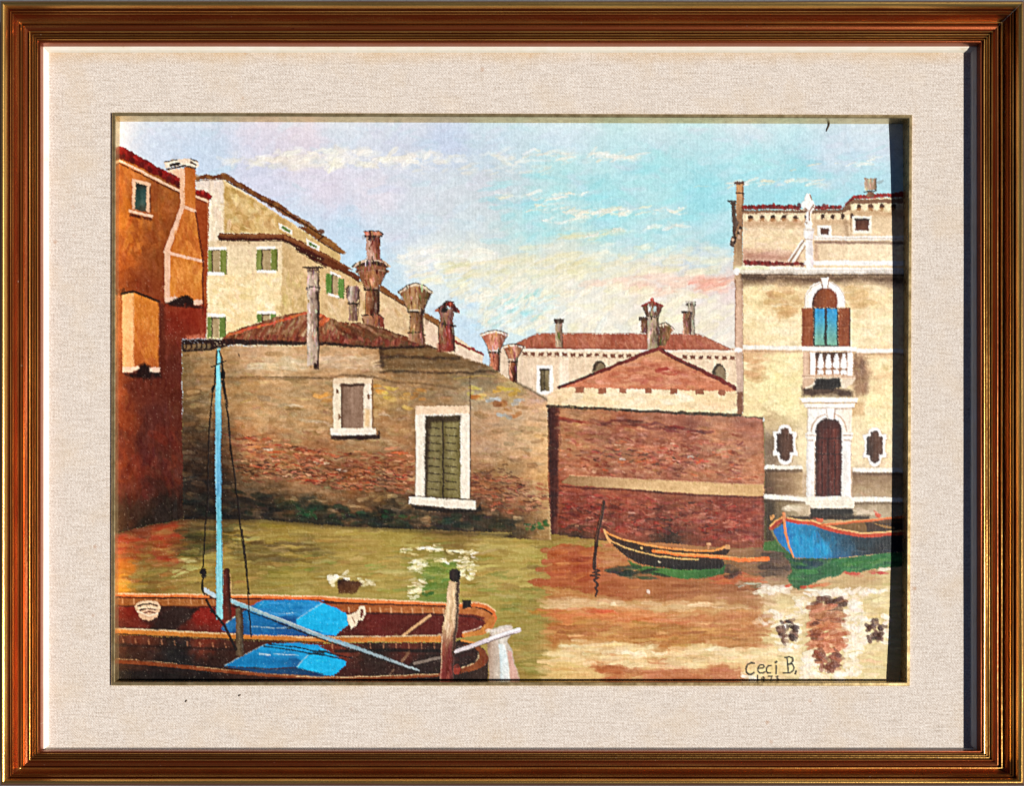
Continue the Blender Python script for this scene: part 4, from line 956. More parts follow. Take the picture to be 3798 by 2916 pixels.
rect('D1', 285,1140,900,1200, (170,126,86), None, s=30, a=.7, tx='h', clip=[PZ]); rect('D1', 1010,1140,1380,1180, (176,136,96), None, s=30, a=.6, clip=[PZ]); rect('D1', 1390,1045,2100,1090, (176,134,92), None, s=24, a=.7, clip=[PZ])
for i in range(6):
    x = 310 + i * 114
    b = M('painted_corbel', PZ)
    fill('D1', [x - 26,1088,x + 26,1088,x + 22,1130,x,1152,x - 22,1130], (236,220,182), b, r=2, h=.35)
    ell('D1', x + 57,1112,24,26, (74,50,38), None, r=2); rect('D1', x + 36,1120,x + 76,1150, (168,118,72), None, r=3, s=6)
for i in range(4):
    x = 1050 + i * 100
    fill('D1', [x - 22,1085,x + 22,1085,x + 16,1125,x,1142,x - 18,1125], (236,220,182), M('painted_corbel', PZ), r=2, h=.35); ell('D1', x + 48,1102,20,28, (84,56,42), None, r=2)
for i in range(4):
    x = 1405 + i * 118
    fill('D1', [x - 28,978,x + 28,978,x + 24,1026,x,1048,x - 24,1026], (238,222,184), M('painted_corbel', PZ), r=2, h=.35); ell('D1', x + 58,1004,24,32, (84,54,40), None, r=2); rect('D1', x + 38,1010,x + 78,1045, (160,110,66), None, s=5, r=3)
line('D1', [1380,960,1385,1290], 5, (150,116,84), None, a=.6, dry=.15); line('D1', [1330,1150,1345,1290], 16, (150,118,88), None, a=.5, s=10)
chim('D1', 1520,720,1636,835, (190,166,142),(150,120,98), (160,136,114), PZ, 6, 8, 'broad painted chimney pot on the raised roof of the palazzo')
rect('D1', 1548,850,1614,905, ('h',(160,120,92),(120,82,62)), None); line('D1', [1520,850,1640,842], 6, (56,40,34)); line('D1', [1640,720,1638,830], 4, (90,66,54), None, a=.7)
win('D1', 1072,1222,1160,1284, 28, (104,66,48), (244,240,228), PZ); win('D1', 1428,1126,1564,1246, 30, ('v',(84,50,38),(116,70,50)), (240,230,210), PZ)
line('D1', [1430,1132,1562,1132], 8, (60,36,30)); ell('D1', 1250,1240,44,36, (222,198,158), None, r=4, a=.5)
# attic ledge, statue
fill('D1', [282,1545,910,1575,910,1600,300,1602], (120,30,26), M('painted_roof', PZ), r=5, ta=18); fill('D1', [285,1440,860,1500,860,1560,285,1555], (150,84,64), None, s=34, a=.55, clip=[PZ])
tiles('D1', 290,1565,905,1592, 17, [(130,34,30),(96,24,24),(150,50,42)], None, 18, 10, 80, .4)
ra = M('painted_parapet', PZ)
fill('D1', [1010,1298,2100,1298,2100,1342,1010,1340], (246,242,234), ra, r=2, h=.35, tx='h'); line('D1', [1010,1322,2100,1326], 4, (196,168,140), None, a=.7, dry=.2); line('D1', [1030,1362,1300,1364,2100,1372], 10, (120,88,74), None, a=.75, s=8)
fill('D1', [905,1548,2100,1552,2100,1600,905,1596], (248,246,242), ra, r=2, h=.35, tx='h'); rect('D1', 1012,1380,1055,1545, (176,136,112), None, a=.6, s=12)
line('D1', [900,1345,768,1556], 7, (150,110,80), ra); line('D1', [912,1370,800,1556], 10, (244,238,228), ra, h=.35); line('D1', [915,1400,830,1556], 4, (150,110,80), None, a=.8); line('D1', [890,1340,752,1550], 6, (244,238,228), ra)
st_ = M('painted_statue', PZ, 'white painted statue on a pedestal at the parapet')
fill('D1', [908,1225,1008,1225,1000,1340,1005,1641,'D2',905,20,'D1',925,1641,922,1340,905,1320], ('h',(250,248,244),(246,244,242),(216,206,204)), st_, r=2, h=.35, tx='v'); line('D1', [905,1238,1008,1240], 5, (206,186,166), None, a=.8); line('D1', [910,1330,1000,1335], 4, (190,164,140), None, a=.8)
fill('D1', [938,868,972,872,985,920,1012,970,1015,1010,985,1060,975,1140,990,1180,985,1225,920,1222,915,1170,925,1140,930,1050,905,1030,875,1000,880,965,912,935,915,900], (248,246,240), st_, r=4, h=.45, ta=14)
for v in ([970,885,988,930],[905,1030,940,1048],[1000,985,965,1050,960,1140],[915,1020,950,1040],[930,1160,960,1200],[985,1000,1010,1015]): line('D1', v, 5, (140,98,70), None, a=.8)
ell('D1', 950,1190,16,16, (250,248,242), None)
# main cornice and shadow
fill('D2', [215,-10,300,-45,900,-25,2100,-15,2100,45,280,45,220,20], ('h',(240,232,214),(248,246,240),(244,240,236)), M('painted_cornice', PZ), r=2.5, h=.35, tx='h'); line('D2', [290,2,2100,8], 4, (206,186,166), None, a=.6, dry=.3)
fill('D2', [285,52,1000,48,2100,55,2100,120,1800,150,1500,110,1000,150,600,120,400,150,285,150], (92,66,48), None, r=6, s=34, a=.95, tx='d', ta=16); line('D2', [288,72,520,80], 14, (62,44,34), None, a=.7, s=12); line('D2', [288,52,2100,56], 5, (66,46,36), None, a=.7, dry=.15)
fill('D1', [200,1605,560,1600,560,1635,200,1640], (226,226,180), None, a=.7, s=10); ell('D2', 225,20,26,40, (248,246,244), None, r=4, h=.4)
# arched window
aw = M('painted_arched_window', PZ, 'painted arched window with brown shutters and blue panes')
def arch(tile, cx, cy, rx, ry, yb, c, i, **k):
    v = [cx - rx, yb]
    for q in range(13):
        a = math.pi * (1 - q / 12); v += [cx + rx * math.cos(a), cy - ry * math.sin(a)]
    fill(tile, v + [cx + rx, yb], c, i, **k)
arch('D2', 1120,318,208,205,385, ('h',(240,234,222),(250,248,244),(246,244,242)), aw, r=2, h=.38); arch('D2', 1122,318,124,134,388, ('h',(96,50,28),(146,76,36),(136,66,32)), aw, r=2, h=.05)
line('D2', [912,375,925,270,985,180,1075,130], 3, (176,136,96), None, a=.7, dry=.15); line('D2', [1330,375,1318,270,1260,170,1165,125], 3, (176,136,96), None, a=.7, dry=.15)
line('D2', [996,380,1004,290,1050,215,1085,195], 6, (76,40,26), None, a=.7); fill('D2', [1070,82,1170,84,1142,188,1098,188], (250,248,244), aw, r=2, h=.5); line('D2', [1072,90,1096,186], 4, (160,116,80)); line('D2', [1166,90,1144,186], 4, (160,116,80))
for a0, b0 in ((884,1004),(1256,1376)):
    rect('D2', a0,390,b0,785, ('v',(150,78,38),(136,70,38),(146,74,36)), aw, r=2, tx='v', ta=16, h=.2); line('D2', [a0 + 10,590,b0 - 10,590], 3, (176,110,70), None, a=.6); line('D2', [b0 - 2,392,b0 - 2,780], 4, (60,34,24), None, a=.8, dry=.1)
rect('D2', 1004,388,1256,788, (40,28,24), aw, r=2)
for a0, b0 in ((1018,1116),(1142,1240)):
    rect('D2', a0,398,b0,768, ('v',(44,146,204),(60,156,196),(96,164,166),(116,168,146)), aw, r=1.5, tx='v', ta=10)
line('D2', [880,400,880,780], 3, (196,160,110), None, a=.6)
fill('D2', [285,768,890,775,890,818,285,812], (246,240,228), M('painted_string_course', PZ), r=2, h=.35, tx='h'); fill('D2', [1440,802,2100,806,2100,850,1440,846], (248,244,236), M('painted_string_course', PZ), r=2, h=.35, tx='h'); ell('D2', 240,820,40,26, (248,246,244), None, r=3, h=.4)
line('D2', [300,825,880,832], 8, (170,126,96), None, a=.6, s=8); line('D2', [1440,856,2100,858], 6, (150,110,84), None, a=.6, s=8)
# balcony
fill('D2', [1400,860,1500,860,1560,900,1570,1100,1540,1260,1420,1290,1400,1100], (150,112,84), None, r=6, s=26, a=.85, tx='d', ta=14); dabs('D2', [1410,880,1530,900,1540,1230,1420,1260], 20, [(128,92,72),(160,120,88),(112,84,68)], (24,50), (10,20), 70, 20, (0.3,0.6), 0.12, 6)
fill('D2', [890,1190,1050,1190,1300,1210,1400,1230,1390,1290,900,1280], (78,56,44), None, r=5, s=16, tx='d', ta=16)
ba = M('painted_balcony', PZ, 'white painted balcony with four balusters')
rect('D2', 895,835,1405,1085, (204,166,136), ba, r=2, tx='v'); rect('D2', 1020,838,1352,1068, ('v',(84,58,44),(150,108,80),(176,132,100)), ba, r=2)
fill('D2', [890,782,1445,784,1440,832,960,834,890,826], (250,247,242), ba, r=2, h=.4); line('D2', [900,830,1430,832], 4, (176,140,110), None, a=.7)
rect('D2', 968,840,1022,1078, (250,248,246), ba, r=2, h=.35, tx='v'); rect('D2', 1348,840,1402,1078, (248,246,244), ba, r=2, h=.35, tx='v'); rect('D2', 900,845,958,1075, (216,182,154), ba, r=2, tx='v'); line('D2', [962,840,962,1078], 3, (170,130,100), None, a=.8)
for x in (1075,1155,1235,1310):
    fill('D2', [x - 10,856,x + 12,856,x + 34,960,x + 30,995,x + 14,1010,x + 32,1030,x + 30,1064,x - 30,1064,x - 30,1030,x - 12,1010,x - 34,990,x - 32,950], (252,250,248), M('painted_baluster', ba) if False else ba, r=1.5, h=.45)
    line('D2', [x - 30,1014,x + 30,1014], 3.5, (160,118,88), None, a=.85)
fill('D2', [890,1072,1432,1074,1425,1112,895,1112], (232,204,178), ba, r=2, h=.3); line('D2', [895,1084,1425,1086], 4, (176,136,104), None, a=.7)
fill('D2', [895,1110,1040,1105,1030,1150,960,1200,895,1210], (206,172,142), ba, r=3); fill('D2', [1270,1110,1428,1110,1400,1160,1330,1200,1280,1200], (232,214,190), ba, r=3, h=.3); line('D2', [1030,1120,1000,1170,930,1200], 8, (236,216,192), None, h=.3)
fill('D2', [1030,1105,1275,1105,1280,1190,1200,1222,1060,1215,985,1205,1010,1160], (28,22,20), None, r=4, s=6)
# portal
po = M('painted_portal', PZ, 'white painted stone portal with arch, columns and dark red door')
rect('D2', 1390,1345,1520,1480, (206,168,120), None, r=4, s=12, a=.8)
fill('D2', [942,1395,1390,1395,1392,1641,'D3',1392,690,930,690,'D2',938,1641], ('h',(246,242,234),(250,248,244),(236,224,208)), po, r=2, h=.35, tx='v')
fill('D2', [862,1302,1452,1300,1448,1345,900,1348], (252,250,246), po, r=2, h=.45); line('D2', [895,1352,1440,1354], 4, (170,130,100), None, a=.8); fill('D2', [905,1362,1425,1360,1415,1402,925,1402], (248,244,236), po, r=2, h=.4); line('D2', [930,1406,1410,1408], 4, (176,138,108), None, a=.8)
dd = M('painted_door', PZ)
arch('D2', 1158,1625,132,118,1660, ('v',(60,26,22),(84,34,28)), dd, r=2, h=.04)
fill('D2', [1026,1620,1290,1620,'D3',1288,664,1020,664,1022,0], ('h',(58,24,22),(96,42,34),(84,36,30),(110,50,38),(60,26,24)), dd, r=2, tx='v', ta=14, h=.04)
for v in ([1035,70,1270,76],[1040,230,1270,236],[1150,90,1155,650],[1090,110,1090,640],[1220,110,1220,640]): line('D3', v, 5, (44,18,18), None, a=.7)
line('D2', [985,1641,1000,1560,1050,1500,1120,1470], 5, (190,156,128), None, a=.8); line('D2', [1340,1641,1325,1560,1280,1500,1220,1470], 5, (196,162,134), None, a=.8); line('D2', [945,1420,945,1641], 3, (196,170,140), None, a=.7)
fill('D2', [1130,1405,1220,1405,1205,1520,1150,1520], (252,250,248), po, r=2, h=.5); line('D2', [1222,1410,1208,1518], 4, (170,130,104), None, a=.8); line('D2', [1130,1410,1148,1518], 3, (190,156,130), None, a=.7)
fill('D2', [1235,1440,1300,1470,1350,1530,1380,1620,1390,1420], (236,216,196), None, a=.5, s=8, clip=[po])
for x in (980,1350):
    i = M('painted_column', PZ)
    rect('D3', x - 38,95,x + 36,690, ('h',(240,234,228),(252,252,252),(226,216,208)), i, r=1.5, h=.4, tx='v'); fill('D3', [x - 62,22,x + 56,22,x + 50,60,x + 36,96,x - 38,96,x - 58,64], (248,244,236), i, r=3, h=.5); line('D3', [x - 50,44,x + 46,44], 4, (176,140,110), None, a=.7); line('D3', [x - 36,92,x + 34,94], 4, (170,134,106), None, a=.7); line('D3', [x + 38,100,x + 38,680], 3, (176,140,110), None, a=.8)
# quatrefoil windows
for x0, y0, s_ in ((715,120,1.0),(1625,145,.98)):
    i = M('painted_quatrefoil_window', PZ)
    def q(v, k):
        return [e for a, b in v for e in (x0 + a * k * s_, y0 + b * (k * .5 + .5) * s_)]
    outer = [(-70,-120),(-58,-165),(-20,-190),(20,-190),(58,-165),(70,-120),(125,-115),(125,-70),(110,-50),(110,60),(128,85),(125,125),(78,130),(60,190),(20,222),(-20,222),(-60,190),(-78,130),(-125,125),(-128,85),(-110,60),(-110,-50),(-125,-70),(-125,-115)]
    inner = [(-40,-95),(-38,-140),(0,-158),(38,-140),(42,-95),(80,-92),(84,90),(52,98),(46,160),(0,188),(-46,160),(-52,98),(-84,90),(-84,-90)]
    fill('D3', [e + (10 if n % 2 == 0 else 8) for n, e in enumerate(q(outer, 1.0))], (150,120,86), None, r=2, s=6, a=.55)
    fill('D3', q(outer, 1.0), (250,248,244), i, r=2, h=.42); fill('D3', q(inner, 1.0), ('h',(60,40,32),(88,58,44),(104,70,54)), i, r=2, h=.03, tx='v')
    line('D3', q(outer + outer[:1], .98), 2.5, (196,166,132), None, a=.6, dry=.3)
# dado and steps
rect('D3', 508,385,895,640, ('h',(96,74,56),(140,110,80),(190,160,120)), None, s=6, tx='h', ta=14, clip=[PZ]); rect('D3', 1405,415,2100,662, ('v',(138,108,82),(158,130,98),(180,154,120)), None, s=6, tx='h', ta=12, clip=[PZ])
line('D3', [515,400,880,398], 9, (84,62,48), None, a=.7, s=8, clip=[PZ]); line('D3', [1410,432,2100,432], 8, (104,78,60), None, a=.7, s=8, clip=[PZ])
fill('D3', [505,345,895,348,895,386,505,384], (238,232,216), M('painted_string_course', PZ), r=2, h=.35); fill('D3', [1400,370,2100,372,2100,418,1400,414], (248,240,226), M('painted_string_course', PZ), r=2, h=.35)
fill('D3', [508,60,600,60,640,345,508,345], (110,88,66), None, s=30, a=.55, tx='d', clip=[PZ])
rect('D3', 508,700,960,905, ('h',(96,80,58),(150,128,96),(196,176,146)), None, s=8, clip=[PZ]); rect('D3', 1400,715,2100,905, ('v',(140,118,92),(178,158,128),(170,150,118)), None, s=8, clip=[PZ])
dabs('D3', [760,760,950,760,950,860,760,860], 10, [(222,206,182),(206,186,156)], (30,60), (10,18), 0, 6, (0.4,0.7), 0.2, 5); dabs('D3', [1410,780,1620,780,1620,860,1410,850], 10, [(214,196,170)], (30,60), (10,18), 0, 6, (0.4,0.7), 0.2, 5)
fill('D3', [502,640,930,668,1020,662,1300,664,2100,676,2100,722,1400,712,930,712,502,690], (246,238,222), M('painted_plinth', PZ), r=2, h=.38); line('D3', [510,702,920,722], 6, (86,66,50), None, a=.6, s=6); line('D3', [1420,732,2100,736], 6, (100,80,60), None, a=.6, s=6)
fill('D3', [918,708,1420,708,1415,780,1000,782,960,750,920,745], (244,234,216), M('painted_doorstep', PZ), r=2.5, h=.4)
fill('D3', [972,786,1405,786,1405,910,972,910], ('v',(30,28,28),(46,42,38),(64,58,48)), None, r=2, s=4); fill('D3', [1110,900,1250,860,1400,830,1400,910], (104,96,78), None, s=14, a=.7)
fill('D3', [508,690,600,720,620,1150,508,1160], (56,46,36), None, s=24, a=.85); rect('D3', 740,860,1570,900, (40,26,20), None, s=8, a=.85)

# ---- water
WT = M('painted_water', 0, 'olive and rust canal water with broken reflections')
wt = [(*P(t, [x, y])[0], c) for t, x, y, c in (('A3',150,1150,(150,52,30)),('A3',600,1050,(156,58,34)),('A3',300,1060,(112,52,30)),('A3',500,1250,(124,84,40)),('A3',120,1350,(190,110,36)),('A3',120,1550,(206,142,46)),('A3',400,1500,(112,92,44)),('A3',850,1080,(66,62,34)),('A3',850,1250,(88,66,36)),('A3',900,1400,(140,124,60)),('A3',1200,950,(92,72,36)),('A3',1250,1250,(140,118,56)),('A3',1700,1000,(132,112,48)),('A3',1800,1100,(150,128,58)),('A3',1700,1280,(102,84,44)),('A3',2100,1180,(110,94,46)),('A3',1800,1450,(138,130,62)),('A3',2000,1580,(158,142,76)),('A3',700,1600,(140,116,58)),
 ('B3',300,1080,(156,132,66)),('B3',1000,1060,(148,130,60)),('B3',1600,1080,(120,96,48)),('B3',700,1280,(158,136,72)),('B3',1450,1450,(126,134,54)),('B3',1450,1580,(84,116,50)),('B3',1000,1500,(160,142,74)),('B3',2000,1200,(156,136,70)),('B3',2000,1500,(170,154,88)),
 ('B4',600,340,(156,138,74)),('B4',1800,300,(158,142,72)),('B4',1900,500,(140,126,58)),('B4',2100,700,(134,122,56)),('B4',2100,1000,(130,112,54)),('B4',1500,360,(160,144,76)),
 ('C3',250,1100,(160,146,74)),('C3',200,1300,(168,152,80)),('C3',470,990,(150,122,56)),('C3',700,1000,(150,118,56)),('C3',700,1100,(176,96,48)),('C3',600,1250,(166,78,38)),('C3',1000,1150,(180,124,70)),('C3',1000,1350,(160,80,44)),('C3',1500,1380,(156,80,48)),('C3',2100,1350,(140,84,50)),('C3',700,1430,(180,118,66)),
 ('C4',200,200,(162,148,76)),('C4',250,450,(144,132,62)),('C4',300,700,(150,132,64)),('C4',300,950,(166,136,72)),('C4',300,1120,(150,126,62)),('C4',700,360,(182,120,62)),('C4',1300,330,(164,92,48)),('C4',2000,330,(162,98,60)),('C4',700,450,(206,160,110)),('C4',1400,470,(204,160,112)),('C4',2000,500,(206,158,110)),('C4',600,560,(204,110,60)),('C4',1200,560,(206,112,62)),('C4',1800,580,(196,128,78)),('C4',700,680,(184,120,58)),('C4',1300,680,(180,128,64)),('C4',2000,700,(190,134,76)),('C4',500,740,(178,104,48)),('C4',1200,780,(184,128,64)),('C4',600,900,(226,194,142)),('C4',1200,930,(232,204,152)),('C4',1900,920,(238,212,160)),('C4',2000,780,(186,120,60)),('C4',600,1050,(220,182,120)),('C4',1000,1060,(180,96,58)),('C4',1500,1080,(190,112,74)),('C4',2000,1090,(184,104,62)),('C4',700,1120,(222,188,124)),
 ('D4',200,150,(132,90,56)),('D4',600,150,(92,66,52)),('D4',200,400,(164,102,62)),('D4',300,700,(182,106,62)),('D4',200,900,(180,112,60)),('D4',600,330,(180,140,108)),('D4',700,600,(224,196,148)),('D4',600,1000,(226,200,148)),('D4',200,1050,(236,208,158)),('D4',100,1220,(184,112,72)),('D4',500,1250,(222,190,140)),('D4',1400,700,(230,206,158)),('D4',1600,450,(220,194,146)),('D4',1500,280,(190,150,108)),('D4',1650,1000,(222,196,148)),('D4',1500,1200,(222,198,152)),('D4',900,1200,(228,206,166)),('D4',1750,650,(220,192,144)))]
fill('A3', [-80,1082,100,1040,300,985,765,893,1600,902,2188,952,'B3',1100,996,2188,1030,'C3',0,960,466,990,470,930,900,985,1300,1000,2188,1060,'D3',508,1180,508,1110,620,1110,700,900,2150,900,'D4',2150,1500,'A4',-80,1500], ('p', [(x, y, (c[0] * (1.0 if x > 2000 else 1.06), c[1] * 1.04, c[2])) for x, y, c in wt]), WT, r=3, tx='h', ta=8)
line('A3', [60,1060,300,985,770,893,1600,905,2188,955,'B3',1100,1000,2188,1060], 12, (40,30,22), None, a=.6, s=18)
ol = [(170,146,74),(156,130,60),(140,118,54),(184,162,92),(126,106,50),(162,134,62),(176,140,66)]
dabs('A3', [820,960,2188,1000,'B3',1100,1080,2188,1120,'C3',440,1100,440,1440,'B4',2150,700,1850,400,0,380,'A4',1500,420,820,400], 420, ol, (40,130), (8,20), 0, 5, (0.2,0.6), 0.2, 7, clip=[WT])
dabs('B3', [0,1100,2188,1150,2188,1641,0,1641], 60, [(186,172,116),(178,164,100),(120,140,56)], (40,110), (6,14), -2, 5, (0.25,0.6), 0.24, 7, clip=[WT])
dabs('A3', [1350,1120,2188,1120,2188,1320,1350,1340], 40, [(92,76,40),(104,90,46),(82,64,36)], (50,120), (8,18), 2, 5, (0.3,0.6), 0.12, 6, clip=[WT])
dabs('A3', [100,1080,740,980,780,1100,700,1350,100,1300], 90, [(160,56,32),(140,60,34),(168,84,40),(120,80,40),(150,104,52)], (30,80), (10,22), -4, 10, (0.25,0.6), 0.16, 8, clip=[WT])
dabs('A3', [700,980,1350,960,1330,1150,760,1290], 50, [(62,64,32),(76,60,32),(84,76,38),(58,48,30)], (40,90), (10,22), 0, 8, (0.3,0.65), 0.14, 6, clip=[WT])
dabs('A3', [400,1180,900,1200,900,1600,120,1600,120,1450], 70, [(120,116,54),(150,124,60),(168,104,48),(128,90,44),(180,150,80)], (34,90), (8,18), -4, 9, (0.25,0.6), 0.18, 8, clip=[WT])
dabs('A3', [690,1290,900,1280,880,1480,690,1460], 8, [(186,180,110),(196,190,130)], (30,60), (6,10), -14, 6, (0.5,0.8), 0.35, 6, clip=[WT])
dabs('B4', [1850,350,2188,300,'C4',440,200,440,1130,200,1130,'B4',2030,1100,1950,700], 130, [(150,136,64),(136,124,58),(164,148,82),(126,130,58),(158,130,66)], (40,120), (8,20), -3, 6, (0.2,0.6), 0.18, 7, clip=[WT])
# rust reflections of the brick wall
rfl = M('painted_reflection', WT, 'rust red reflection of the brick wall')
fill('C3', [470,1030,640,1020,900,1010,1150,1010,1180,1170,1000,1230,1010,1290,1400,1340,'C4',1480,230,2188,250,'D4',480,290,500,380,0,420,'C4',1500,440,1000,400,480,310,310,300,300,250,470,240,480,210,410,180,420,130,480,120,430,30], ('h',(168,88,42),(164,82,42),(168,102,56),(160,98,56),(150,90,52)), rfl, r=7, s=5, tx='h', ta=16, a=.9)
dabs('C3', [480,1080,860,1060,860,1380,500,1360], 60, [(160,68,32),(148,60,30),(184,100,50),(170,84,40)], (40,90), (10,20), 0, 5, (0.4,0.8), 0.2, 7, clip=[rfl])
dabs('C3', [910,1020,1150,1040,1180,1160,1000,1220,930,1220], 40, [(190,132,76),(176,118,66),(186,120,80)], (34,80), (10,18), 0, 5, (0.4,0.8), 0.2, 7, clip=[rfl])
dabs('C3', [480,960,900,990,900,1040,480,1020], 22, [(156,130,56),(140,112,48)], (40,80), (8,16), 2, 5, (0.5,0.8), 0.2, 7)
for x, y, l in ((440,1075,40),(400,1250,46),(360,1355,70),(430,1180,34)):
    ox, oy, s = TILE['C3']; dab(ox + x / s, oy + y / s, l * 1.3, 20, 0, (160,76,40), .9, .25, rfl)
for v, cs, n, lr in (([470,320,760,310,760,400,480,410],[(190,128,70),(178,112,58)],16,(40,90)), ([430,425,1000,415,1700,450,2188,480,2188,520,1700,520,1000,510,470,505],[(212,170,120),(200,152,100),(222,186,140)],110,(50,130)),
                 ([440,530,900,520,1600,545,1600,630,1200,620,500,580],[(204,120,66),(192,108,58),(206,136,82)],60,(50,130)), ([900,520,1020,525,1020,545,900,545],[(206,84,46)],4,(40,70)), ([1600,560,2188,570,2188,700,1600,640],[(200,136,84),(190,112,68),(206,150,100)],44,(50,120)),
                 ([460,670,1000,640,2188,680,2188,800,1500,860,800,760,470,820],[(186,126,62),(174,114,56),(196,140,76),(166,96,46)],130,(50,120)), ([450,850,900,800,1500,850,2188,870,2188,1010,1500,1060,700,1010,440,960],[(232,202,152),(240,216,170),(222,188,132),(228,196,144)],210,(40,100)),
                 ([740,1015,1100,1030,1500,1060,2188,1060,2188,1140,1500,1140,1000,1080],[(178,104,62),(192,122,78),(170,96,54)],60,(40,110)), ([400,960,700,1040,1000,1120,700,1160,400,1150],[(224,190,128),(214,176,110)],50,(40,100))):
    dabs('C4', v, n, cs, lr, (9,22), 1, 6, (0.4,0.85), 0.26, 7, clip=[WT, rfl])
for x, y, l, c in ((720,790,60,(226,190,140)),(1040,820,50,(224,190,140)),(1170,905,60,(248,234,206)),(1270,925,50,(248,232,202)),(1450,905,60,(244,224,184)),(1990,880,110,(250,238,210)),(1260,905,50,(246,228,192)),(400,985,50,(226,194,138)),(390,1055,60,(226,194,138)),(720,430,60,(228,192,146)),(1030,460,24,(250,232,200)),(1800,480,90,(236,206,164)),(1350,355,16,(240,226,214)),(940,465,40,(230,196,150))):
    ox, oy, s = TILE['C4']; dab(ox + x / s, oy + y / s, l, 14, 0, c, .85, .5, None, [WT, rfl])
dabs('D4', [400,420,1790,380,1790,650,1740,1290,300,1290,420,1000,560,800,560,560], 300, [(228,204,156),(220,192,142),(236,216,176),(214,186,136)], (30,80), (10,22), 0, 10, (0.25,0.65), 0.26, 6, clip=[WT])
dabs('D4', [0,640,560,620,560,1000,0,960], 70, [(184,122,70),(192,132,78),(174,110,58)], (40,100), (8,18), 0, 6, (0.3,0.7), 0.2, 7, clip=[WT, rfl])
dabs('D4', [0,960,300,980,840,940,840,1060,420,1060,0,1080], 60, [(242,222,180),(236,210,160),(228,196,146)], (40,90), (10,20), 0, 6, (0.4,0.8), 0.28, 6, clip=[WT, rfl])
dabs('D4', [0,1190,230,1190,230,1290,0,1290], 16, [(186,116,80),(176,98,62)], (40,80), (9,18), 0, 5, (0.5,0.8), 0.2, 6, clip=[WT, rfl])
# bright reflections of the palazzo, with its door and windows
WRS = []
def NR():
    WRS.append(M('painted_reflection', WT, 'broken white reflection of the palazzo'))
    return WRS[-1]
for v, n in (([440,340,760,330,760,420,420,430],26), ([880,390,1300,360,1790,370,1790,400,1300,440,900,440],60), ([850,450,1000,450,1000,620,850,600],16), ([640,630,860,600,880,980,640,1010,620,800],60), ([1310,430,1460,430,1480,1260,1310,1260],110), ([930,960,1010,1000,1050,1260,880,1280],40), ([1460,620,1560,640,1560,960,1460,960],34), ([1700,640,1760,640,1740,960,1700,960],16), ([1000,1190,1340,1200,1340,1290,1000,1290],26), ([280,1220,460,1240,460,1290,280,1290],10), ([520,600,640,600,620,640,520,640],5), ([380,700,580,695,580,730,380,735],6)):
    dabs('D4', v, n, [(246,234,212),(252,246,236),(238,222,190),(244,228,214)], (22,54), (9,18), 0, 20, (0.35,0.9), 0.4, 5, NR(), clip=[WT, rfl] + WRS)
dk = M('painted_reflection', WT, 'brown reflection of the palazzo door')
dabs('D4', [1030,460,1310,450,1310,540,1030,530], 18, [(96,60,48),(120,70,50),(84,54,46)], (30,56), (12,22), 0, 14, (0.7,0.95), 0.4, 8, dk)
dabs('D4', [1000,540,1310,540,1310,720,1000,720], 34, [(190,118,80),(206,134,98),(120,76,58),(168,100,68)], (34,70), (11,20), -4, 10, (0.65,0.95), 0.4, 8, dk)
dabs('D4', [1010,720,1300,720,1300,1010,1010,1010], 60, [(204,132,94),(190,110,72),(210,144,108),(176,98,64)], (34,80), (11,20), -4, 8, (0.65,0.95), 0.4, 8, dk)
dabs('D4', [985,690,1090,690,1090,900,985,900], 12, [(110,66,46),(150,84,56)], (28,40), (12,18), -4, 8, (0.7,0.95), 0.4, 8, dk)
dabs('D4', [1000,1010,1300,1010,1240,1180,1130,1200,1040,1110], 50, [(132,78,58),(112,64,50),(160,94,68)], (24,50), (11,19), 10, 40, (0.65,0.95), 0.4, 8, dk)
for v, lab in (([640,740,720,690,780,690,850,790,800,900,720,930,650,870],'left'), ([1600,680,1660,670,1720,760,1700,880,1640,900,1540,880,1580,820,1530,760],'right')):
    i = M('painted_reflection', WT, 'dark reflection of a small palazzo window, %s of the door reflection' % lab)
    dabs('D4', v, 32, [(88,58,50),(110,72,58),(72,50,44)], (20,36), (10,17), 10, 50, (0.7,0.95), 0.4, 8, i)
# reflections of the brown house door and window
dw = M('painted_reflection', WT, 'white and green reflection of the stone door')
dabs('B3', [1330,1340,1620,1330,1560,1560,1320,1620,1300,1480], 44, [(120,136,54),(140,146,66),(90,124,54),(104,120,50)], (34,70), (10,20), 0, 8, (0.4,0.8), 0.2, 7, dw)
for v, n in (([1065,1185,1180,1180,1180,1230,1065,1230],5), ([1210,1180,1480,1190,1480,1220,1200,1250],12), ([1530,1215,1815,1205,1815,1235,1530,1240],12), ([1160,1290,1290,1280,1330,1410,1160,1400],18), ([1380,1290,1830,1270,1830,1330,1380,1330],20), ([1630,1290,1830,1340,1760,1500,1680,1500],24), ([1160,1520,1290,1530,1290,1641,1150,1641],16), ([1390,1150,1460,1150,1460,1175,1390,1170],2)):
    dabs('B3', v, int(n * 1.3), [(240,228,190),(228,214,160),(250,244,224)], (16,40), (5,11), 0, 14, (0.4,0.9), 0.4, 8, dw)
for k in range(5):
    dabs('B4', [1030,60 + 80 * k,1150,60 + 80 * k,1150,110 + 80 * k,1030,110 + 80 * k], 3, [(246,238,208)], (20,44), (8,14), 0, 12, (0.4,0.8), 0.4, 5, dw, clip=[WT, dw])
dabs('B4', [1150,330,1230,330,1230,390,1150,390], 6, [(64,104,44)], (16,30), (8,12), 0, 20, (0.6,0.9), 0.3, 5, dw)
wv = M('painted_reflection', WT, 'dark spot with white rim reflecting the blind window')
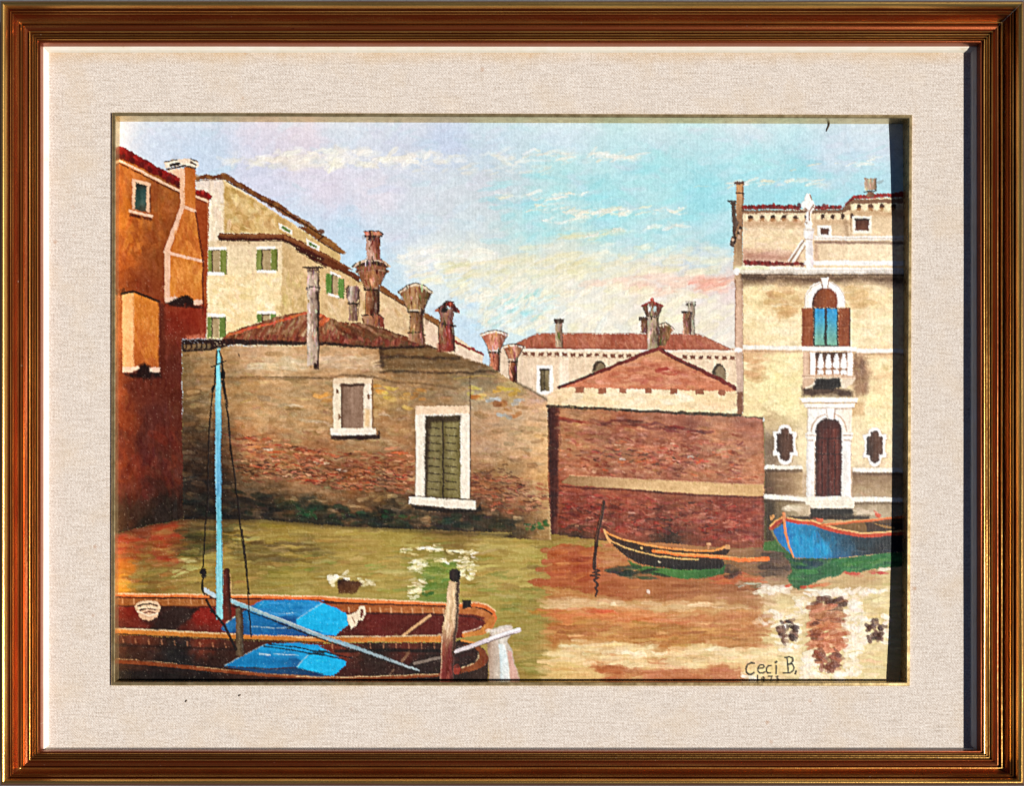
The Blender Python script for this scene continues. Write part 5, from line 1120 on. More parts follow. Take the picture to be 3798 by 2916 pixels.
dabs('B4', [280,190,420,170,500,180,500,240,300,250], 14, [(246,240,218),(238,230,200)], (20,46), (9,16), -8, 16, (0.5,0.95), 0.45, 5, wv); dabs('B4', [310,240,360,240,360,330,310,320], 6, [(236,226,190)], (16,30), (8,14), 0, 20, (0.5,0.9), 0.4, 5, wv); dabs('B4', [560,240,680,250,690,330,600,310], 8, [(236,226,190)], (16,34), (8,14), 0, 20, (0.4,0.8), 0.35, 5, wv)
fill('B4', [365,255,440,250,500,255,560,262,595,280,570,310,540,370,380,380,370,300], ('v',(48,26,20),(92,56,32),(120,92,52)), wv, r=6, s=6)
# ---- green weed under the boats at the right
gw_ = M('painted_reflection', WT, 'green reflection under the blue boat')
fill('D3', [505,1120,620,1095,720,1200,830,1290,1200,1290,1500,1262,2100,1210,2100,1340,1700,1390,1310,1440,1000,1540,860,1610,780,1580,740,1480,780,1420,770,1350,660,1230,505,1210], ('h',(70,112,52),(46,92,58),(38,104,64),(40,110,60),(36,92,52)), gw_, r=6, s=6, tx='h', ta=14)
dabs('D3', [860,1330,2000,1260,1800,1370,1200,1440,880,1560], 70, [(44,116,62),(64,128,66),(30,84,56),(86,136,70)], (40,110), (9,20), -8, 8, (0.3,0.65), 0.2, 7, clip=[gw_])
dabs('D3', [500,1230,720,1250,740,1460,500,1470], 30, [(84,62,52),(104,80,60),(64,48,44)], (34,80), (9,20), 0, 6, (0.5,0.85), 0.2, 7)
dabs('D3', [800,1290,1150,1290,1000,1400,800,1400], 16, [(28,56,70),(30,70,70)], (34,70), (9,20), 0, 8, (0.5,0.8), 0.15, 6, clip=[gw_])
for x, y, c, l in ((750,1570,(206,72,40),30),(905,1585,(196,64,38),26),(1010,1570,(214,104,60),50),(1400,1445,(196,64,50),60),(1680,1440,(190,50,56),30),(1720,1405,(244,236,220),60),(1000,1612,(250,246,236),60),(640,1600,(246,236,216),60),(1130,1555,(220,130,84),50),(1180,1615,(246,234,214),90)):
    ox, oy, s = TILE['D3']; dab(ox + x / s, oy + y / s, l, 11, -.1, c, .9, .4)
dabs('D3', [0,1450,500,1440,500,1540,0,1560], 26, [(206,100,60),(190,88,52),(176,110,66)], (40,90), (9,18), 0, 5, (0.4,0.75), 0.2, 7)
dabs('D3', [120,1360,240,1360,240,1480,120,1480], 10, [(58,42,36),(74,54,42)], (30,50), (10,18), 0, 10, (0.5,0.8), 0.15, 6)
dabs('D3', [230,1560,450,1540,450,1600,230,1600], 8, [(90,96,60),(196,206,196)], (20,50), (5,10), -4, 8, (0.4,0.7), 0.2, 7)

# ---- blue boat
BB = M('painted_boat', 0, 'blue painted boat with red gunwale at the right edge')
fill('D3', [560,960,620,900,690,868,735,872,900,905,1000,905,1150,955,1280,990,1500,1030,2100,1000,2100,900,1830,880,1400,940,1100,945], (96,66,40), BB, r=2, s=4)
fill('D3', [1090,965,1540,910,1545,1030,1300,990], (128,94,52), BB, r=2); fill('D3', [1540,930,2100,940,2100,1000,1545,1035], ('h',(66,44,32),(52,36,30)), BB, r=2); fill('D3', [1600,930,1830,975,1830,1000,1700,970], (150,110,60), BB)
hb_ = M('painted_hull', BB)
fill('D3', [592,1015,690,940,735,905,900,940,1100,985,1300,1040,1500,1065,1700,1062,2100,1030,2100,1210,1500,1262,1200,1292,950,1290,810,1282,740,1215,660,1140], ('p', [(*P('D3',[x,y])[0],c) for x,y,c in ((660,1040,(8,104,172)),(780,1000,(4,140,194)),(850,1150,(4,144,196)),(1000,1240,(6,146,200)),(960,1010,(8,122,168)),(1120,1150,(6,134,182)),(1100,1060,(28,88,112)),(1280,1230,(30,96,140)),(1300,1100,(26,66,84)),(1500,1160,(26,48,58)),(1650,1200,(24,34,40)),(1800,1120,(28,36,42)),(1250,1150,(28,78,104)))]), hb_, r=2, tx='h', ta=8)
dabs('D3', [820,1000,1050,1050,1200,1260,830,1250], 40, [(6,152,204),(4,128,188),(10,158,210)], (26,60), (10,20), 80, 16, (0.25,0.6), 0.15, 6, clip=[hb_]); dabs('D3', [1400,1190,1780,1180,1780,1230,1400,1240], 14, [(70,84,96),(30,36,46)], (30,60), (3,6), -8, 8, (0.4,0.7), 0.1, 5, clip=[hb_])
gw1 = M('painted_gunwale', BB)
line('D3', [575,985,630,930,695,880], 17, (164,58,36), gw1, r=2, h=.25); line('D3', [735,895,850,920,980,925,1080,965,1250,1015,1450,1055,1560,1062,1700,1050,2100,1020], (16, 13), (186,66,36), gw1, r=2, h=.28)
line('D3', [565,965,620,908,690,868], 6, (226,160,96), gw1, h=.3); line('D3', [735,876,900,908,990,908,1080,945,1280,998,1500,1036,1620,1030,2100,1000], 6, (226,164,104), gw1, h=.3, dry=.08)
line('D3', [700,835,706,930,722,1050,760,1180,800,1285], (12, 6), (212,134,84), M('painted_stem', BB), r=2, h=.35)
fill('D3', [555,850,600,838,612,870,580,905,560,885], (206,150,90), None, r=3); fill('D3', [1030,880,1100,885,1095,925,1035,925], (204,92,58), None, r=3); fill('D3', [1630,835,1690,845,1680,880,1635,875], (206,92,60), None, r=3)
line('D3', [1090,955,1400,925,1820,880,2000,860], (9, 8), (204,100,50), M('painted_oar', BB), h=.3); line('D3', [1110,945,1400,915,1820,872], 3.5, (236,170,110), None, a=.7, dry=.2)
fill('D3', [560,990,596,1010,640,1120,700,1200,640,1130,590,1060], (150,140,100), None, s=5, a=.7)
# ---- small dark rowing boat
SB = M('painted_boat', 0, 'small dark rowing boat with orange lines by the brick wall')
fill('C3', [1160,1165,1300,1215,1500,1245,1700,1245,2000,1235,2050,1195,2035,1280,1900,1320,1700,1335,1400,1300,1200,1230], ('h',(70,104,46),(66,116,52),(44,92,46)), M('painted_reflection', WT, 'green reflection under the small rowing boat'), r=4, s=5)
dabs('C3', [990,1230,1250,1220,1500,1290,1450,1350,1000,1290], 26, [(34,56,36),(46,76,40),(30,34,28)], (34,80), (8,16), 3, 6, (0.5,0.85), 0.15, 6)
fill('C3', [948,895,985,915,1060,950,1250,1005,1500,1055,1750,1078,1900,1082,2000,1060,2050,1030,2085,1045,2080,1090,2010,1130,2030,1180,2040,1205,2000,1240,1800,1252,1600,1250,1400,1225,1250,1190,1150,1135,1080,1075,1000,1000], ('v',(76,44,34),(64,36,28),(44,28,24),(24,22,24)), SB, r=2, tx='h', ta=8)
fill('C3', [1040,965,1300,1030,1600,1080,1900,1098,1850,1120,1500,1100,1250,1060], (48,28,24), None, s=6, clip=[SB])
g2 = M('painted_gunwale', SB)
line('C3', [952,900,990,925,1100,970,1300,1020,1500,1058,1750,1078,1900,1082,2000,1062,2070,1035], (6, 9), (224,140,70), g2, r=2, h=.35, dry=.05); line('C3', [975,955,1030,1000,1150,1055,1300,1100,1450,1130,1620,1150,1800,1158], 6, (222,160,96), g2, r=2, h=.3, dry=.1); line('C3', [950,895,975,950,1000,1000], 8, (216,160,100), g2)
line('C3', [1390,1080,1600,1110,2000,1135,2188,1165,'D3',300,1305,540,1300], (11, 17), (228,116,50), M('painted_oar', SB), r=2, h=.35, ta=16); line('C3', [1410,1072,1600,1100,2000,1130,'D3',0,1265,400,1290], 4, (244,176,100), None, a=.7, dry=.2)
ell('C3', 1892,1020,22,18, (206,150,106), SB, r=2); line('C3', [1890,1030,1888,1060], 8, (190,130,90), SB); ell('C3', 2060,1050,24,22, (196,144,96), SB, r=3); ell('C3', 1285,1052,12,12, (226,160,100), None); dab(*(TILE['C3'][0] + 1450 / 2.431, TILE['C3'][1] + 1180 / 2.431), 14, 6, .6, (226,206,170), .9, .3)
# ---- thin leaning pole and its reflection
PL = M('painted_pole', 0, 'thin dark leaning pole left of the small rowing boat')
line('C3', [945,640,930,740,885,950,868,1100,862,1225], (13, 14), (62,36,28), PL, r=2, h=.3); line('C3', [935,660,918,760,872,1000], 3, (140,90,62), None, a=.7, dry=.2)
line('C3', [860,1240,905,1255,850,1275,908,1295,830,1305,895,1325,860,1345,890,1380,868,1410,885,1440,875,1490], 8, (60,34,28), M('painted_reflection', WT, 'wavy reflection of the thin pole'), r=4)

# ---- the two brown boats in the foreground
FB = M('painted_boat', 0, 'farther of the two brown boats, with blue cover and rope coil')
fill('A4', [-60,425,700,440,1500,455,2188,470,'B4',0,415,700,440,1350,470,1600,465,1740,500,1800,575,1770,660,1700,730,1500,770,1300,800,0,800,'A4',2188,890,1280,850,-60,790], ('p', [(*P(t,[x,y])[0],c) for t,x,y,c in (('A4',200,620,(128,38,24)),('A4',150,740,(96,38,26)),('A4',600,650,(48,28,24)),('A4',700,740,(64,34,26)),('A4',950,650,(140,34,24)),('A4',900,780,(92,38,28)),('B4',700,640,(100,32,26)),('B4',1000,700,(90,34,26)),('B4',1250,650,(96,34,28)),('B4',1600,640,(104,36,28)),('B4',500,720,(80,30,24)))]), FB, r=2, tx='d', ta=8)
fill('A4', [100,760,430,780,560,620,680,560,930,555,830,660,690,790,430,785], (46,30,26), None, r=4, s=10, clip=[FB])
fill('A4', [-60,460,700,470,1550,480,2188,490,'B4',240,462,700,470,1350,495,1600,490,1720,520,1770,570,1740,640,1690,640,1700,590,1600,560,1350,550,1000,550,250,530,'A4',1500,540,700,545,-60,545], ('h',(150,88,44),(160,96,48),(146,80,42),(164,92,46),(176,104,52)), None, r=2, s=4, tx='h', ta=10, clip=[FB])
for x in list(range(150, 1100, 115)): line('A4', [x, 478, x + 3, 520], 6, (206,150,104), None, a=.6, dry=.1)
for x in list(range(470, 1340, 95)): line('B4', [x, 492 + x * .015, x + 5, 535 + x * .015], 6, (214,164,120), None, a=.7)
line('A4', [-60,545,700,552,1500,555], 5, (56,28,22), None, a=.7, s=6); line('B4', [600,550,1000,556,1350,562,1600,585,1690,620], 5, (50,24,20), None, a=.8, s=5)
g3 = M('painted_gunwale', FB)
line('A4', [-60,432,700,438,1500,448,2188,462,'B4',400,430,1000,455,1400,478,1600,470,1700,485,1770,530,1785,590,1750,670,1680,720,1510,745], (13, 17), (210,112,52), g3, r=2, h=.3, ta=14); line('A4', [-60,420,700,425,1500,432,2188,448,'B4',400,412,1000,438,1400,462,1600,452,1720,470,1795,530], 6, (236,196,150), None, a=.85, dry=.15, h=.3)
line('A4', [100,455,400,460,1000,466,1550,466], 4, (50,26,20), None, dry=.1); line('B4', [240,445,700,462,1350,486], 4, (50,26,20), None, dry=.1); line('B4', [1620,498,1690,510,1765,555], 5, (60,34,26), None, a=.85)
fill('B4', [1740,600,1770,570,1790,600,1760,690,1690,735,1510,770,1505,735,1640,700,1700,650], ('h',(196,130,60),(190,116,54)), g3, r=2, h=.25); line('B4', [1500,722,1600,700,1660,670], 5, (232,210,180), None, a=.8)
line('B4', [960,752,1080,660,1200,575], 12, (196,148,104), M('painted_thwart', FB), h=.25); line('B4', [980,752,1200,590], 4, (90,56,42), None, a=.7)
g4 = M('painted_gunwale', FB)
fill('A4', [-60,775,400,790,1280,832,2188,868,'B4',0,770,700,765,1300,755,1340,800,1300,812,700,808,0,815,'A4',2188,910,1280,878,400,838,-60,825], ('h',(196,120,50),(190,118,48),(184,110,46),(200,124,52)), g4, r=2, h=.28, tx='h', ta=12)
line('A4', [-60,770,400,785,800,808,1280,828,2188,862,'B4',0,765,700,758,1300,750], 6, (222,196,150), None, a=.8, dry=.12, h=.3); line('A4', [100,828,400,845,1280,885,2188,915], 5, (40,22,18), None, a=.8, dry=.12)
RC = M('painted_rope_coil', FB)
ell('A4', 405,560,128,74, (214,180,144), RC, r=3, h=.4); fill('A4', [285,560,525,570,500,660,420,695,330,670], (206,166,132), RC, r=3, h=.35); line('A4', [310,545,360,525,440,522,500,545], 6, (70,36,26)); line('A4', [330,585,400,560,480,575], 9, (86,40,28)); line('A4', [350,620,420,600,480,615], 6, (120,60,44)); line('A4', [300,600,420,645,500,620], 5, (236,212,184), None, h=.4); line('A4', [310,570,420,555,500,570], 5, (234,206,172), None, h=.4)
cv = M('painted_boat_cover', FB, 'blue cover over the farther brown boat')
fill('A4', [1150,765,1195,720,1290,650,1480,530,1560,488,1900,480,2188,490,'B4',120,432,235,455,380,510,470,565,465,650,350,748,0,752,'A4',2188,850,1400,838,1160,800], ('p', [(*P(t,[x,y])[0],c) for t,x,y,c in (('A4',1250,700,(44,120,170)),('A4',1600,560,(16,144,196)),('A4',1900,560,(20,128,186)),('A4',1600,680,(20,98,156)),('A4',1800,760,(26,76,134)),('A4',1300,800,(26,66,112)),('A4',2000,830,(24,64,116)),('A4',2100,680,(20,168,222)),('B4',200,600,(30,166,224)),('B4',350,600,(30,166,226)),('B4',120,500,(40,140,204)),('B4',60,720,(26,78,132)),('B4',300,700,(30,158,216)))]), cv, r=2, tx='h', ta=9)
fill('B4', [0,610,235,458,470,565,465,655,350,745,0,660], (18,172,224), cv, r=2, tx='h', ta=8); line('B4', [0,608,100,540,235,460], 4, (150,196,214), None, a=.8, dry=.15); line('A4', [1200,715,1290,655], 5, (206,206,180), None, a=.8, dry=.2)
line('A4', [1450,755,1700,765,1900,760], 5, (196,206,196), None, a=.6, dry=.35); line('A4', [1620,610,1750,622,1920,612], 5, (196,214,220), None, a=.7, dry=.3); line('A4', [1500,590,1580,500], 4, (190,206,210), None, a=.5, dry=.4)
dabs('A4', [1560,510,2150,500,1950,660,1500,640], 30, [(50,142,204),(36,116,176),(60,152,212)], (40,90), (8,16), 0, 6, (0.3,0.6), 0.15, 6, clip=[cv])
fill('B4', [455,560,540,540,560,500,575,480,615,490,622,560,600,620,560,610,530,660,490,690,470,640], (226,204,176), M('painted_knotted_rope', FB), r=5, h=.45); ell('B4', 588,552,16,44, (120,60,48), None, r=2); line('B4', [500,580,530,640], 4, (150,110,84), None, a=.7)
fill('B4', [1490,432,1575,428,1578,500,1495,508], (34,28,26), M('painted_bollard', FB), r=3, h=.3)
NB = M('painted_boat', 0, 'nearer of the two brown boats, cut off by the lower edge')
fill('A4', [-60,832,400,850,1280,890,2188,922,'B4',0,822,700,815,1300,815,1500,790,1620,820,1700,880,1735,960,1720,1180,'A4',-60,1480], ('p', [(*P(t,[x,y])[0],c) for t,x,y,c in (('A4',300,890,(112,54,34)),('A4',1000,930,(120,52,34)),('A4',300,1000,(52,32,24)),('A4',700,1060,(30,28,28)),('A4',1100,1060,(48,30,24)),('A4',500,1220,(34,22,20)),('A4',1000,1280,(24,18,18)),('B4',400,850,(112,50,34)),('B4',1000,850,(96,42,32)),('B4',700,960,(46,30,26)),('B4',1100,1000,(38,26,24)),('B4',1550,950,(50,28,26)),('B4',1650,1080,(56,38,30)),('B4',400,1150,(60,28,24)),('B4',1500,1130,(44,32,28)))]), NB, r=2, tx='d', ta=7)
line('A4', [-60,935,600,960,1280,990], 8, (34,20,18), None, a=.7, s=10); line('B4', [350,890,800,885,1290,890], 11, (22,18,18), None, a=.85, s=8)
for x in list(range(150, 1250, 130)): line('A4', [x, 868 + x * .05, x + 8, 905 + x * .05], 6, (190,132,96), None, a=.6, dry=.1)
for x in list(range(320, 1250, 115)): line('B4', [x, 826, x + 3, 862], 6, (196,140,104), None, a=.6, dry=.1)
g5 = M('painted_gunwale', NB)
line('A4', [-60,1100,400,1125,1000,1185,1500,1235,2188,1275,'B4',400,1135,900,1128,1290,1108], (14, 12), (124,62,32), g5, r=2, h=.28, ta=16); line('A4', [100,1080,400,1100,700,1130], 4, (220,170,120), None, a=.7, dry=.35); line('A4', [900,1160,1300,1200,1800,1245,2188,1262], 3.5, (206,180,130), None, a=.6, dry=.4); line('B4', [0,1122,500,1125,900,1112,1280,1098], 4, (210,186,140), None, a=.75, dry=.25)
fill('B4', [1480,1050,1600,1000,1650,960,1650,900,1600,860,1500,840,1620,830,1700,880,1735,960,1700,1020,1620,1060,1480,1090], ('h',(122,62,34),(140,76,40),(110,54,32)), g5, r=2, h=.25); line('B4', [1490,1045,1600,1000,1645,950,1640,905], 5, (214,184,140), None, a=.8, dry=.15); line('B4', [1490,795,1610,822], 8, (200,130,60), g5)
ell('B4', 1440,1055,40,44, (150,64,50), None, r=3); line('B4', [840,1110,880,1060], 7, (150,120,96), None, a=.6, dry=.2); line('B4', [950,980,1015,900], 10, (140,104,78), None, a=.75)
dabs('B4', [1430,900,1640,900,1640,1000,1430,1040], 12, [(70,34,30),(36,24,24)], (30,60), (8,16), 10, 14, (0.3,0.6), 0.1, 5, clip=[NB])
cv2 = M('painted_boat_cover', NB, 'blue cover over the nearer brown boat')
fill('A4', [1188,1150,1300,1085,1450,1010,1600,930,1900,915,2188,950,'B4',200,845,450,980,440,1020,330,1112,200,1105,0,1055,'A4',2188,1230,1920,1165,1600,1180], ('p', [(*P(t,[x,y])[0],c) for t,x,y,c in (('A4',1350,1110,(22,124,180)),('A4',1700,980,(16,148,202)),('A4',1700,1100,(22,114,172)),('A4',2000,1010,(28,148,208)),('A4',2100,1150,(20,168,222)),('A4',1900,1170,(30,86,140)),('B4',100,900,(16,144,198)),('B4',250,1020,(18,172,224)),('B4',350,980,(30,158,218)),('B4',150,1090,(26,142,200)))]), cv2, r=2, tx='h', ta=9)
fill('B4', [0,1035,130,910,450,985,335,1112,0,1052], (18,170,222), cv2, r=2, tx='h', ta=8); fill('A4', [1200,1155,1600,1185,1920,1170,2188,1235,2188,1262,1500,1220], (24,66,104), cv2, r=3, s=6)
line('A4', [1190,1145,1450,1005,1600,930], 4, (170,196,196), None, a=.7, dry=.3); line('A4', [1920,1160,1980,1090,2050,1025], 4, (160,196,206), None, a=.8, dry=.2)
line('A4', [1540,1030,1640,1045], 7, (206,214,214), None, a=.8, dry=.2); line('A4', [1690,1030,1800,1040,1930,1045], 4, (196,210,214), None, a=.7, dry=.25)
for v in ([1640,935,1900,960,2188,1020,'B4',200,885,500,955],[1580,950,1850,990,2188,1045,'B4',150,905,430,965]): line('A4', v, 5, (22,26,32), None, a=.9)
fill('A4', [-60,1190,400,1200,1000,1270,1700,1330,'B4',700,1180,'A4',2188,1400,-60,1400], (26,20,19), None, s=14, a=.85, clip=[NB])
# white stake and its reflection beside the bow
ws = M('painted_stake', 0, 'white and pink blade shape in the water beside the bows')
fill('B4', [1720,800,1760,690,1930,650,1950,720,1900,800,1950,900,2015,1180,1735,1180,1730,960], ('h',(164,136,116),(206,200,190),(190,170,150)), ws, r=4, tx='v', ta=14, s=5); fill('B4', [1822,830,1880,830,1900,960,1930,1180,1840,1180], ('h',(206,220,222),(226,228,226)), ws, r=3, tx='v', h=.35); fill('B4', [1900,880,1940,900,2010,1180,1935,1180], (206,164,150), ws, r=4, tx='v'); dabs('B4', [1740,690,1930,670,1900,740,1740,760], 14, [(226,216,206),(206,190,176)], (30,60), (8,14), -8, 8, (0.5,0.9), 0.35, 6, ws)
# oars
oa = M('painted_oar', 0, 'long grey blue oar lying across both brown boats')
fill('A4', [958,370,985,355,1040,390,1110,425,1250,470,1600,610,2188,838,'B4',400,795,1100,1055,1120,1075,1090,1070,400,835,0,690,'A4',2188,878,1640,660,1300,535,1060,455,965,395], ('h',(186,196,204),(128,172,182),(140,160,166),(130,164,178),(136,150,156),(150,160,164)), oa, r=2, h=.4, ta=16, tx='d')
line('A4', [965,405,1060,465,1300,550,1640,675,2188,890,'B4',0,700,400,845,1080,1075], 5, (36,26,22), None, a=.9, dry=.08); line('A4', [1240,470,1600,612,2188,842], 3.5, (206,214,216), None, a=.7, dry=.3)
oa2 = M('painted_oar', 0, 'pale lilac oar pointing right past the mooring post')
line('B4', [1060,1002,1180,975,1300,950], 11, (120,104,94), oa2, h=.3); line('B4', [1420,900,1560,855,1700,800,1860,745,2000,700], (14, 20), (206,194,196), oa2, h=.4, ta=12); line('B4', [1740,778,1900,722,2000,690], 9, (242,240,244), None, h=.4); line('B4', [1430,918,1620,850,1800,785,1960,735], 4, (84,66,60), None, a=.7, dry=.1)
# posts
pa = M('painted_post', 0, 'short red brown post right behind the blue mast')
fill('A4', [1168,180,1195,158,1238,168,1245,430,1255,690,1165,700], ('h',(110,48,34),(90,40,30),(60,32,26)), pa, r=2, tx='v', ta=16); line('A4', [1242,220,1250,420], 4, (206,160,120), None, a=.7, dry=.2); line('A4', [1262,250,1270,420], 5, (120,84,50), None, a=.5)
pb = M('painted_post', 0, 'grey brown post between the two blue boat covers')
fill('A4', [1298,575,1330,555,1372,570,1382,1045,1345,1065,1300,1040], ('h',(80,62,46),(104,86,62),(64,50,40)), pb, r=2, tx='v', ta=14)
# mast
MS = M('painted_mast', 0, 'tall light blue mast standing in the brown boats')
fill('A2', [1112,800,1138,800,1150,1200,1152,1641,'A3',1145,0,1150,800,1160,1100,1168,1641,'A4',1165,680,1100,680,'A3',1098,1641,1102,1000,1090,500,1090,0,'A2',1092,1300,1100,1000], ('v',(120,196,208),(130,206,220),(110,182,206),(96,160,196),(104,186,194),(124,196,204),(140,200,206)), MS, r=2, h=.45, tx='v', ta=18)
line('A2', [1140,900,1152,1300,'A3',1146,200,1152,900,1162,1641], 3, (46,84,100), None, a=.7, dry=.15); line('A3', [1096,0,1100,700,1112,1300,1118,1641], 3, (200,228,232), None, a=.5, dry=.3)
rp = M('painted_rope', 0, 'black rigging ropes on either side of the blue mast')
for v, wd in (([1108,830,1095,1000,1085,1150,1060,1300,1040,1500,'A3',1028,0,1020,400,1010,800,985,960,975,1200,965,1400,962,1590],6), ([1132,830,1155,900,1168,1010,1178,1150,1210,1350,1230,1641,'A3',1250,200,1290,500,1330,820,1350,1000,1390,1300,1430,1641,'A4',1440,420],6.5), ([1335,880,1330,860],4)):
    line('A2', v, wd, (32,24,22), rp, r=2.5, h=.25, dry=.08)
line('A2', [1185,1150,1180,1220,1200,1400,1225,1550,1240,1641,'A3',1235,200], 4, (38,28,24), rp, dry=.3); line('A3', [1360,1000,1400,1300,1420,1600], 6, (44,32,26), rp, dry=.1)
ell('A2', 1172,1065,27,55, (30,22,22), rp, r=3); ell('A2', 1066,1212,17,42, (34,26,24), rp, r=3); line('A2', [1055,988,1125,960,1196,930], 6, (34,24,22), rp); ell('A3', 965,1425,36,38, (28,22,22), rp, r=3); ell('A3', 975,1465,26,24, (28,22,22), rp, r=3); line('A2', [1165,1140,1185,1250], 9, (34,26,24), rp)
line('A4', [958,280,955,360,975,420], 7, (28,22,22), rp); line('A4', [998,485,1030,540,1060,590,1180,740,1260,900,1300,985], 9, (30,22,22), rp, dry=.05); line('A4', [1190,740,1240,850,1310,980], 6, (34,24,22), rp, dry=.1); line('A4', [1430,600,1445,700,1452,850], 7, (26,32,40), rp, dry=.08); line('A4', [1420,400,1435,600], 6, (40,30,26), rp, a=.6); ell('A4', 1060,590,26,22, (26,20,20), rp)
# mooring post in the foreground
MP = M('painted_mooring_post', 0, 'stout weathered mooring post with black top in front of the boats')
fill('B4', [1375,260,1400,240,1470,245,1462,560,1440,800,1415,1000,1412,1200,1290,1200,1300,1000,1305,760,1345,500,1352,360], ('v',(196,166,126),(222,192,152),(214,180,138),(196,156,120),(130,74,56),(112,48,44),(130,50,44)), MP, r=3, h=.45, tx='v', ta=20)
fill('B4', [1440,250,1472,250,1462,560,1440,800,1412,1000,1410,1180,1395,1180,1400,900,1430,600], (48,32,26), None, s=10, a=.85, clip=[MP]); line('B4', [1310,760,1305,960,1300,1150], 5, (224,190,154), None, a=.7, dry=.15)
fill('B4', [1375,175,1400,152,1440,146,1475,170,1478,240,1455,270,1400,262,1378,235], ('h',(34,26,26),(52,40,36),(26,22,22)), M('painted_post_cap', MP), r=2, h=.5)
dabs('B4', [1350,400,1440,400,1420,740,1320,740], 24, [(232,206,170),(206,172,130),(190,150,110)], (40,90), (6,12), 95, 6, (0.3,0.7), 0.3, 7, clip=[MP]); dabs('B4', [1310,830,1400,830,1400,1150,1300,1150], 16, [(150,66,56),(112,40,38),(170,96,80)], (40,80), (6,12), 90, 6, (0.3,0.6), 0.25, 7, clip=[MP])

# ---- signature
SG = M('painted_signature', 0, 'black painted signature reading Ceci B. 1973')
ink = (36,34,26)
for v, wd in (([405,1125,370,1120,335,1140,320,1180,325,1215,345,1238,375,1238,400,1222],6.5), ([440,1180,490,1175,505,1160,492,1142,462,1145,442,1170,440,1205,458,1226,490,1225,510,1212],5), ([575,1148,545,1150,528,1175,525,1205,540,1226,570,1222],5.5), ([625,1150,625,1228],6.5), ([628,1108,618,1118],8),
              ([735,1065,742,1140,748,1225],5.5), ([712,1068,760,1060,795,1075,795,1110,765,1130,745,1135],5.5), ([748,1138,790,1135,808,1165,800,1200,770,1222,700,1225],5.5), ([828,1205,820,1232],7),
              ([435,1247,437,1297],4.5), ([490,1262,478,1277,490,1292,506,1277,496,1259],3.5), ([500,1272,496,1305],3.5), ([545,1257,585,1253,568,1302],4), ([622,1261,645,1257,632,1277,650,1289,635,1305],4)):
    line('D4', v, wd, ink, SG, r=1.0, s=2.6, h=.25, grit=.6)


# ---- broken brushwork over everything: short touches that vary the colour already there
big = {SKY: (30, 70, 9, 20, -8, 18, 4, .35), WT: (34, 96, 6, 13, 0, 4, 13, .6), rfl: (34, 96, 6, 13, 0, 4, 13, .6), BW: (14, 44, 5, 11, 4, 9, 13, .55), BK: (14, 40, 5, 11, 4, 12, 15, .6),
       PZ: (18, 44, 7, 15, 2, 14, 9, .5), CH: (16, 40, 7, 15, 75, 30, 10, .5), OH: (20, 54, 7, 16, 85, 14, 10, .45), DH: (14, 34, 5, 10, 88, 10, 9, .45), GH: (20, 46, 6, 12, 2, 8, 9, .5), gb: (16, 40, 5, 10, 3, 10, 14, .55), CL: (20, 44, 6, 14, -14, 20, 6, .5),
       FB: (20, 50, 5, 10, 3, 8, 9, .5), NB: (20, 50, 5, 10, 3, 8, 8, .5), rb: (16, 36, 4, 8, 110, 12, 20, .7), RF: (14, 30, 5, 9, 80, 16, 14, .55), cv: (20, 50, 5, 11, 2, 10, 12, .5), cv2: (20, 50, 5, 11, 2, 10, 12, .5), hb_: (16, 36, 5, 10, 80, 14, 10, .5)}
for k in CLS: big[k] = big[CL]
CHIM = [e[0] for e in ORDER if e[1] == 'painted_chimney' and e[2] not in (OH,)]
for k in CHIM: big[k] = (14, 36, 3.5, 7, 88, 8, 30, .8)
cj, ci_ = np.nonzero(np.isin(ID, CHIM))
C = np.where((ID == CH)[..., None], C + np.array((9, 3, -2)), C)
SKIP = {e[0] for e in ORDER if e[1] in ('painted_signature', 'painted_rope', 'painted_window', 'painted_corbel', 'painted_balcony') or (e[1] == 'painted_reflection' and e[0] not in (rfl, gw_))}
for n_ in range(9500):
    j, i = RG.integers(NY), RG.integers(NX)
    if n_ % 14 == 0:
        p_ = RG.integers(len(cj)); j, i = cj[p_], ci_[p_]
    k = int(ID[j, i])
    if k in SKIP:
        continue
    q = big.get(k, (10, 22, 3.5, 7, 88, 14, 14, .5))
    cc_ = C[j, i] + RG.normal(0, q[6]) + RG.normal(0, q[6] * .35, 3)
    dab(GX[j, i], GY[j, i], RG.uniform(q[0], q[1]), RG.uniform(q[2], q[3]), math.radians(q[4] + RG.normal(0, q[5])), cc_, q[7] * RG.uniform(.6, 1.2), .2, None, [k])
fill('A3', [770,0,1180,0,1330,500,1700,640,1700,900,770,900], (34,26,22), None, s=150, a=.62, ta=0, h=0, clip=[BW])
dabs('B3', [0,170,800,250,1190,230,1190,600,600,600,0,500], 170, [(176,80,50),(120,54,36),(196,120,84),(92,52,36),(206,150,112)], (14,34), (4,8), 4, 10, (0.5,0.9), 0.35, 9, clip=[BW])
dabs('A3', [1250,40,1700,80,2188,220,2188,520,1450,480], 120, [(180,84,52),(126,58,38),(200,124,86),(96,54,38),(212,160,120)], (14,34), (4,8), 4, 10, (0.5,0.9), 0.35, 9, clip=[BW])
dabs('B3', [1770,440,2188,450,'C3',430,520,430,720,0,740,'B3',1770,690], 80, [(170,84,54),(116,56,40),(190,124,90),(84,50,36)], (14,34), (4,8), 3, 10, (0.5,0.9), 0.35, 9, clip=[BW])
dabs('C3', [560,30,2188,80,2188,440,560,380], 150, [(196,120,92),(206,150,122),(110,56,44),(140,60,46),(206,104,66)], (14,36), (4,9), 4, 14, (0.45,0.85), 0.35, 9, clip=[BK])
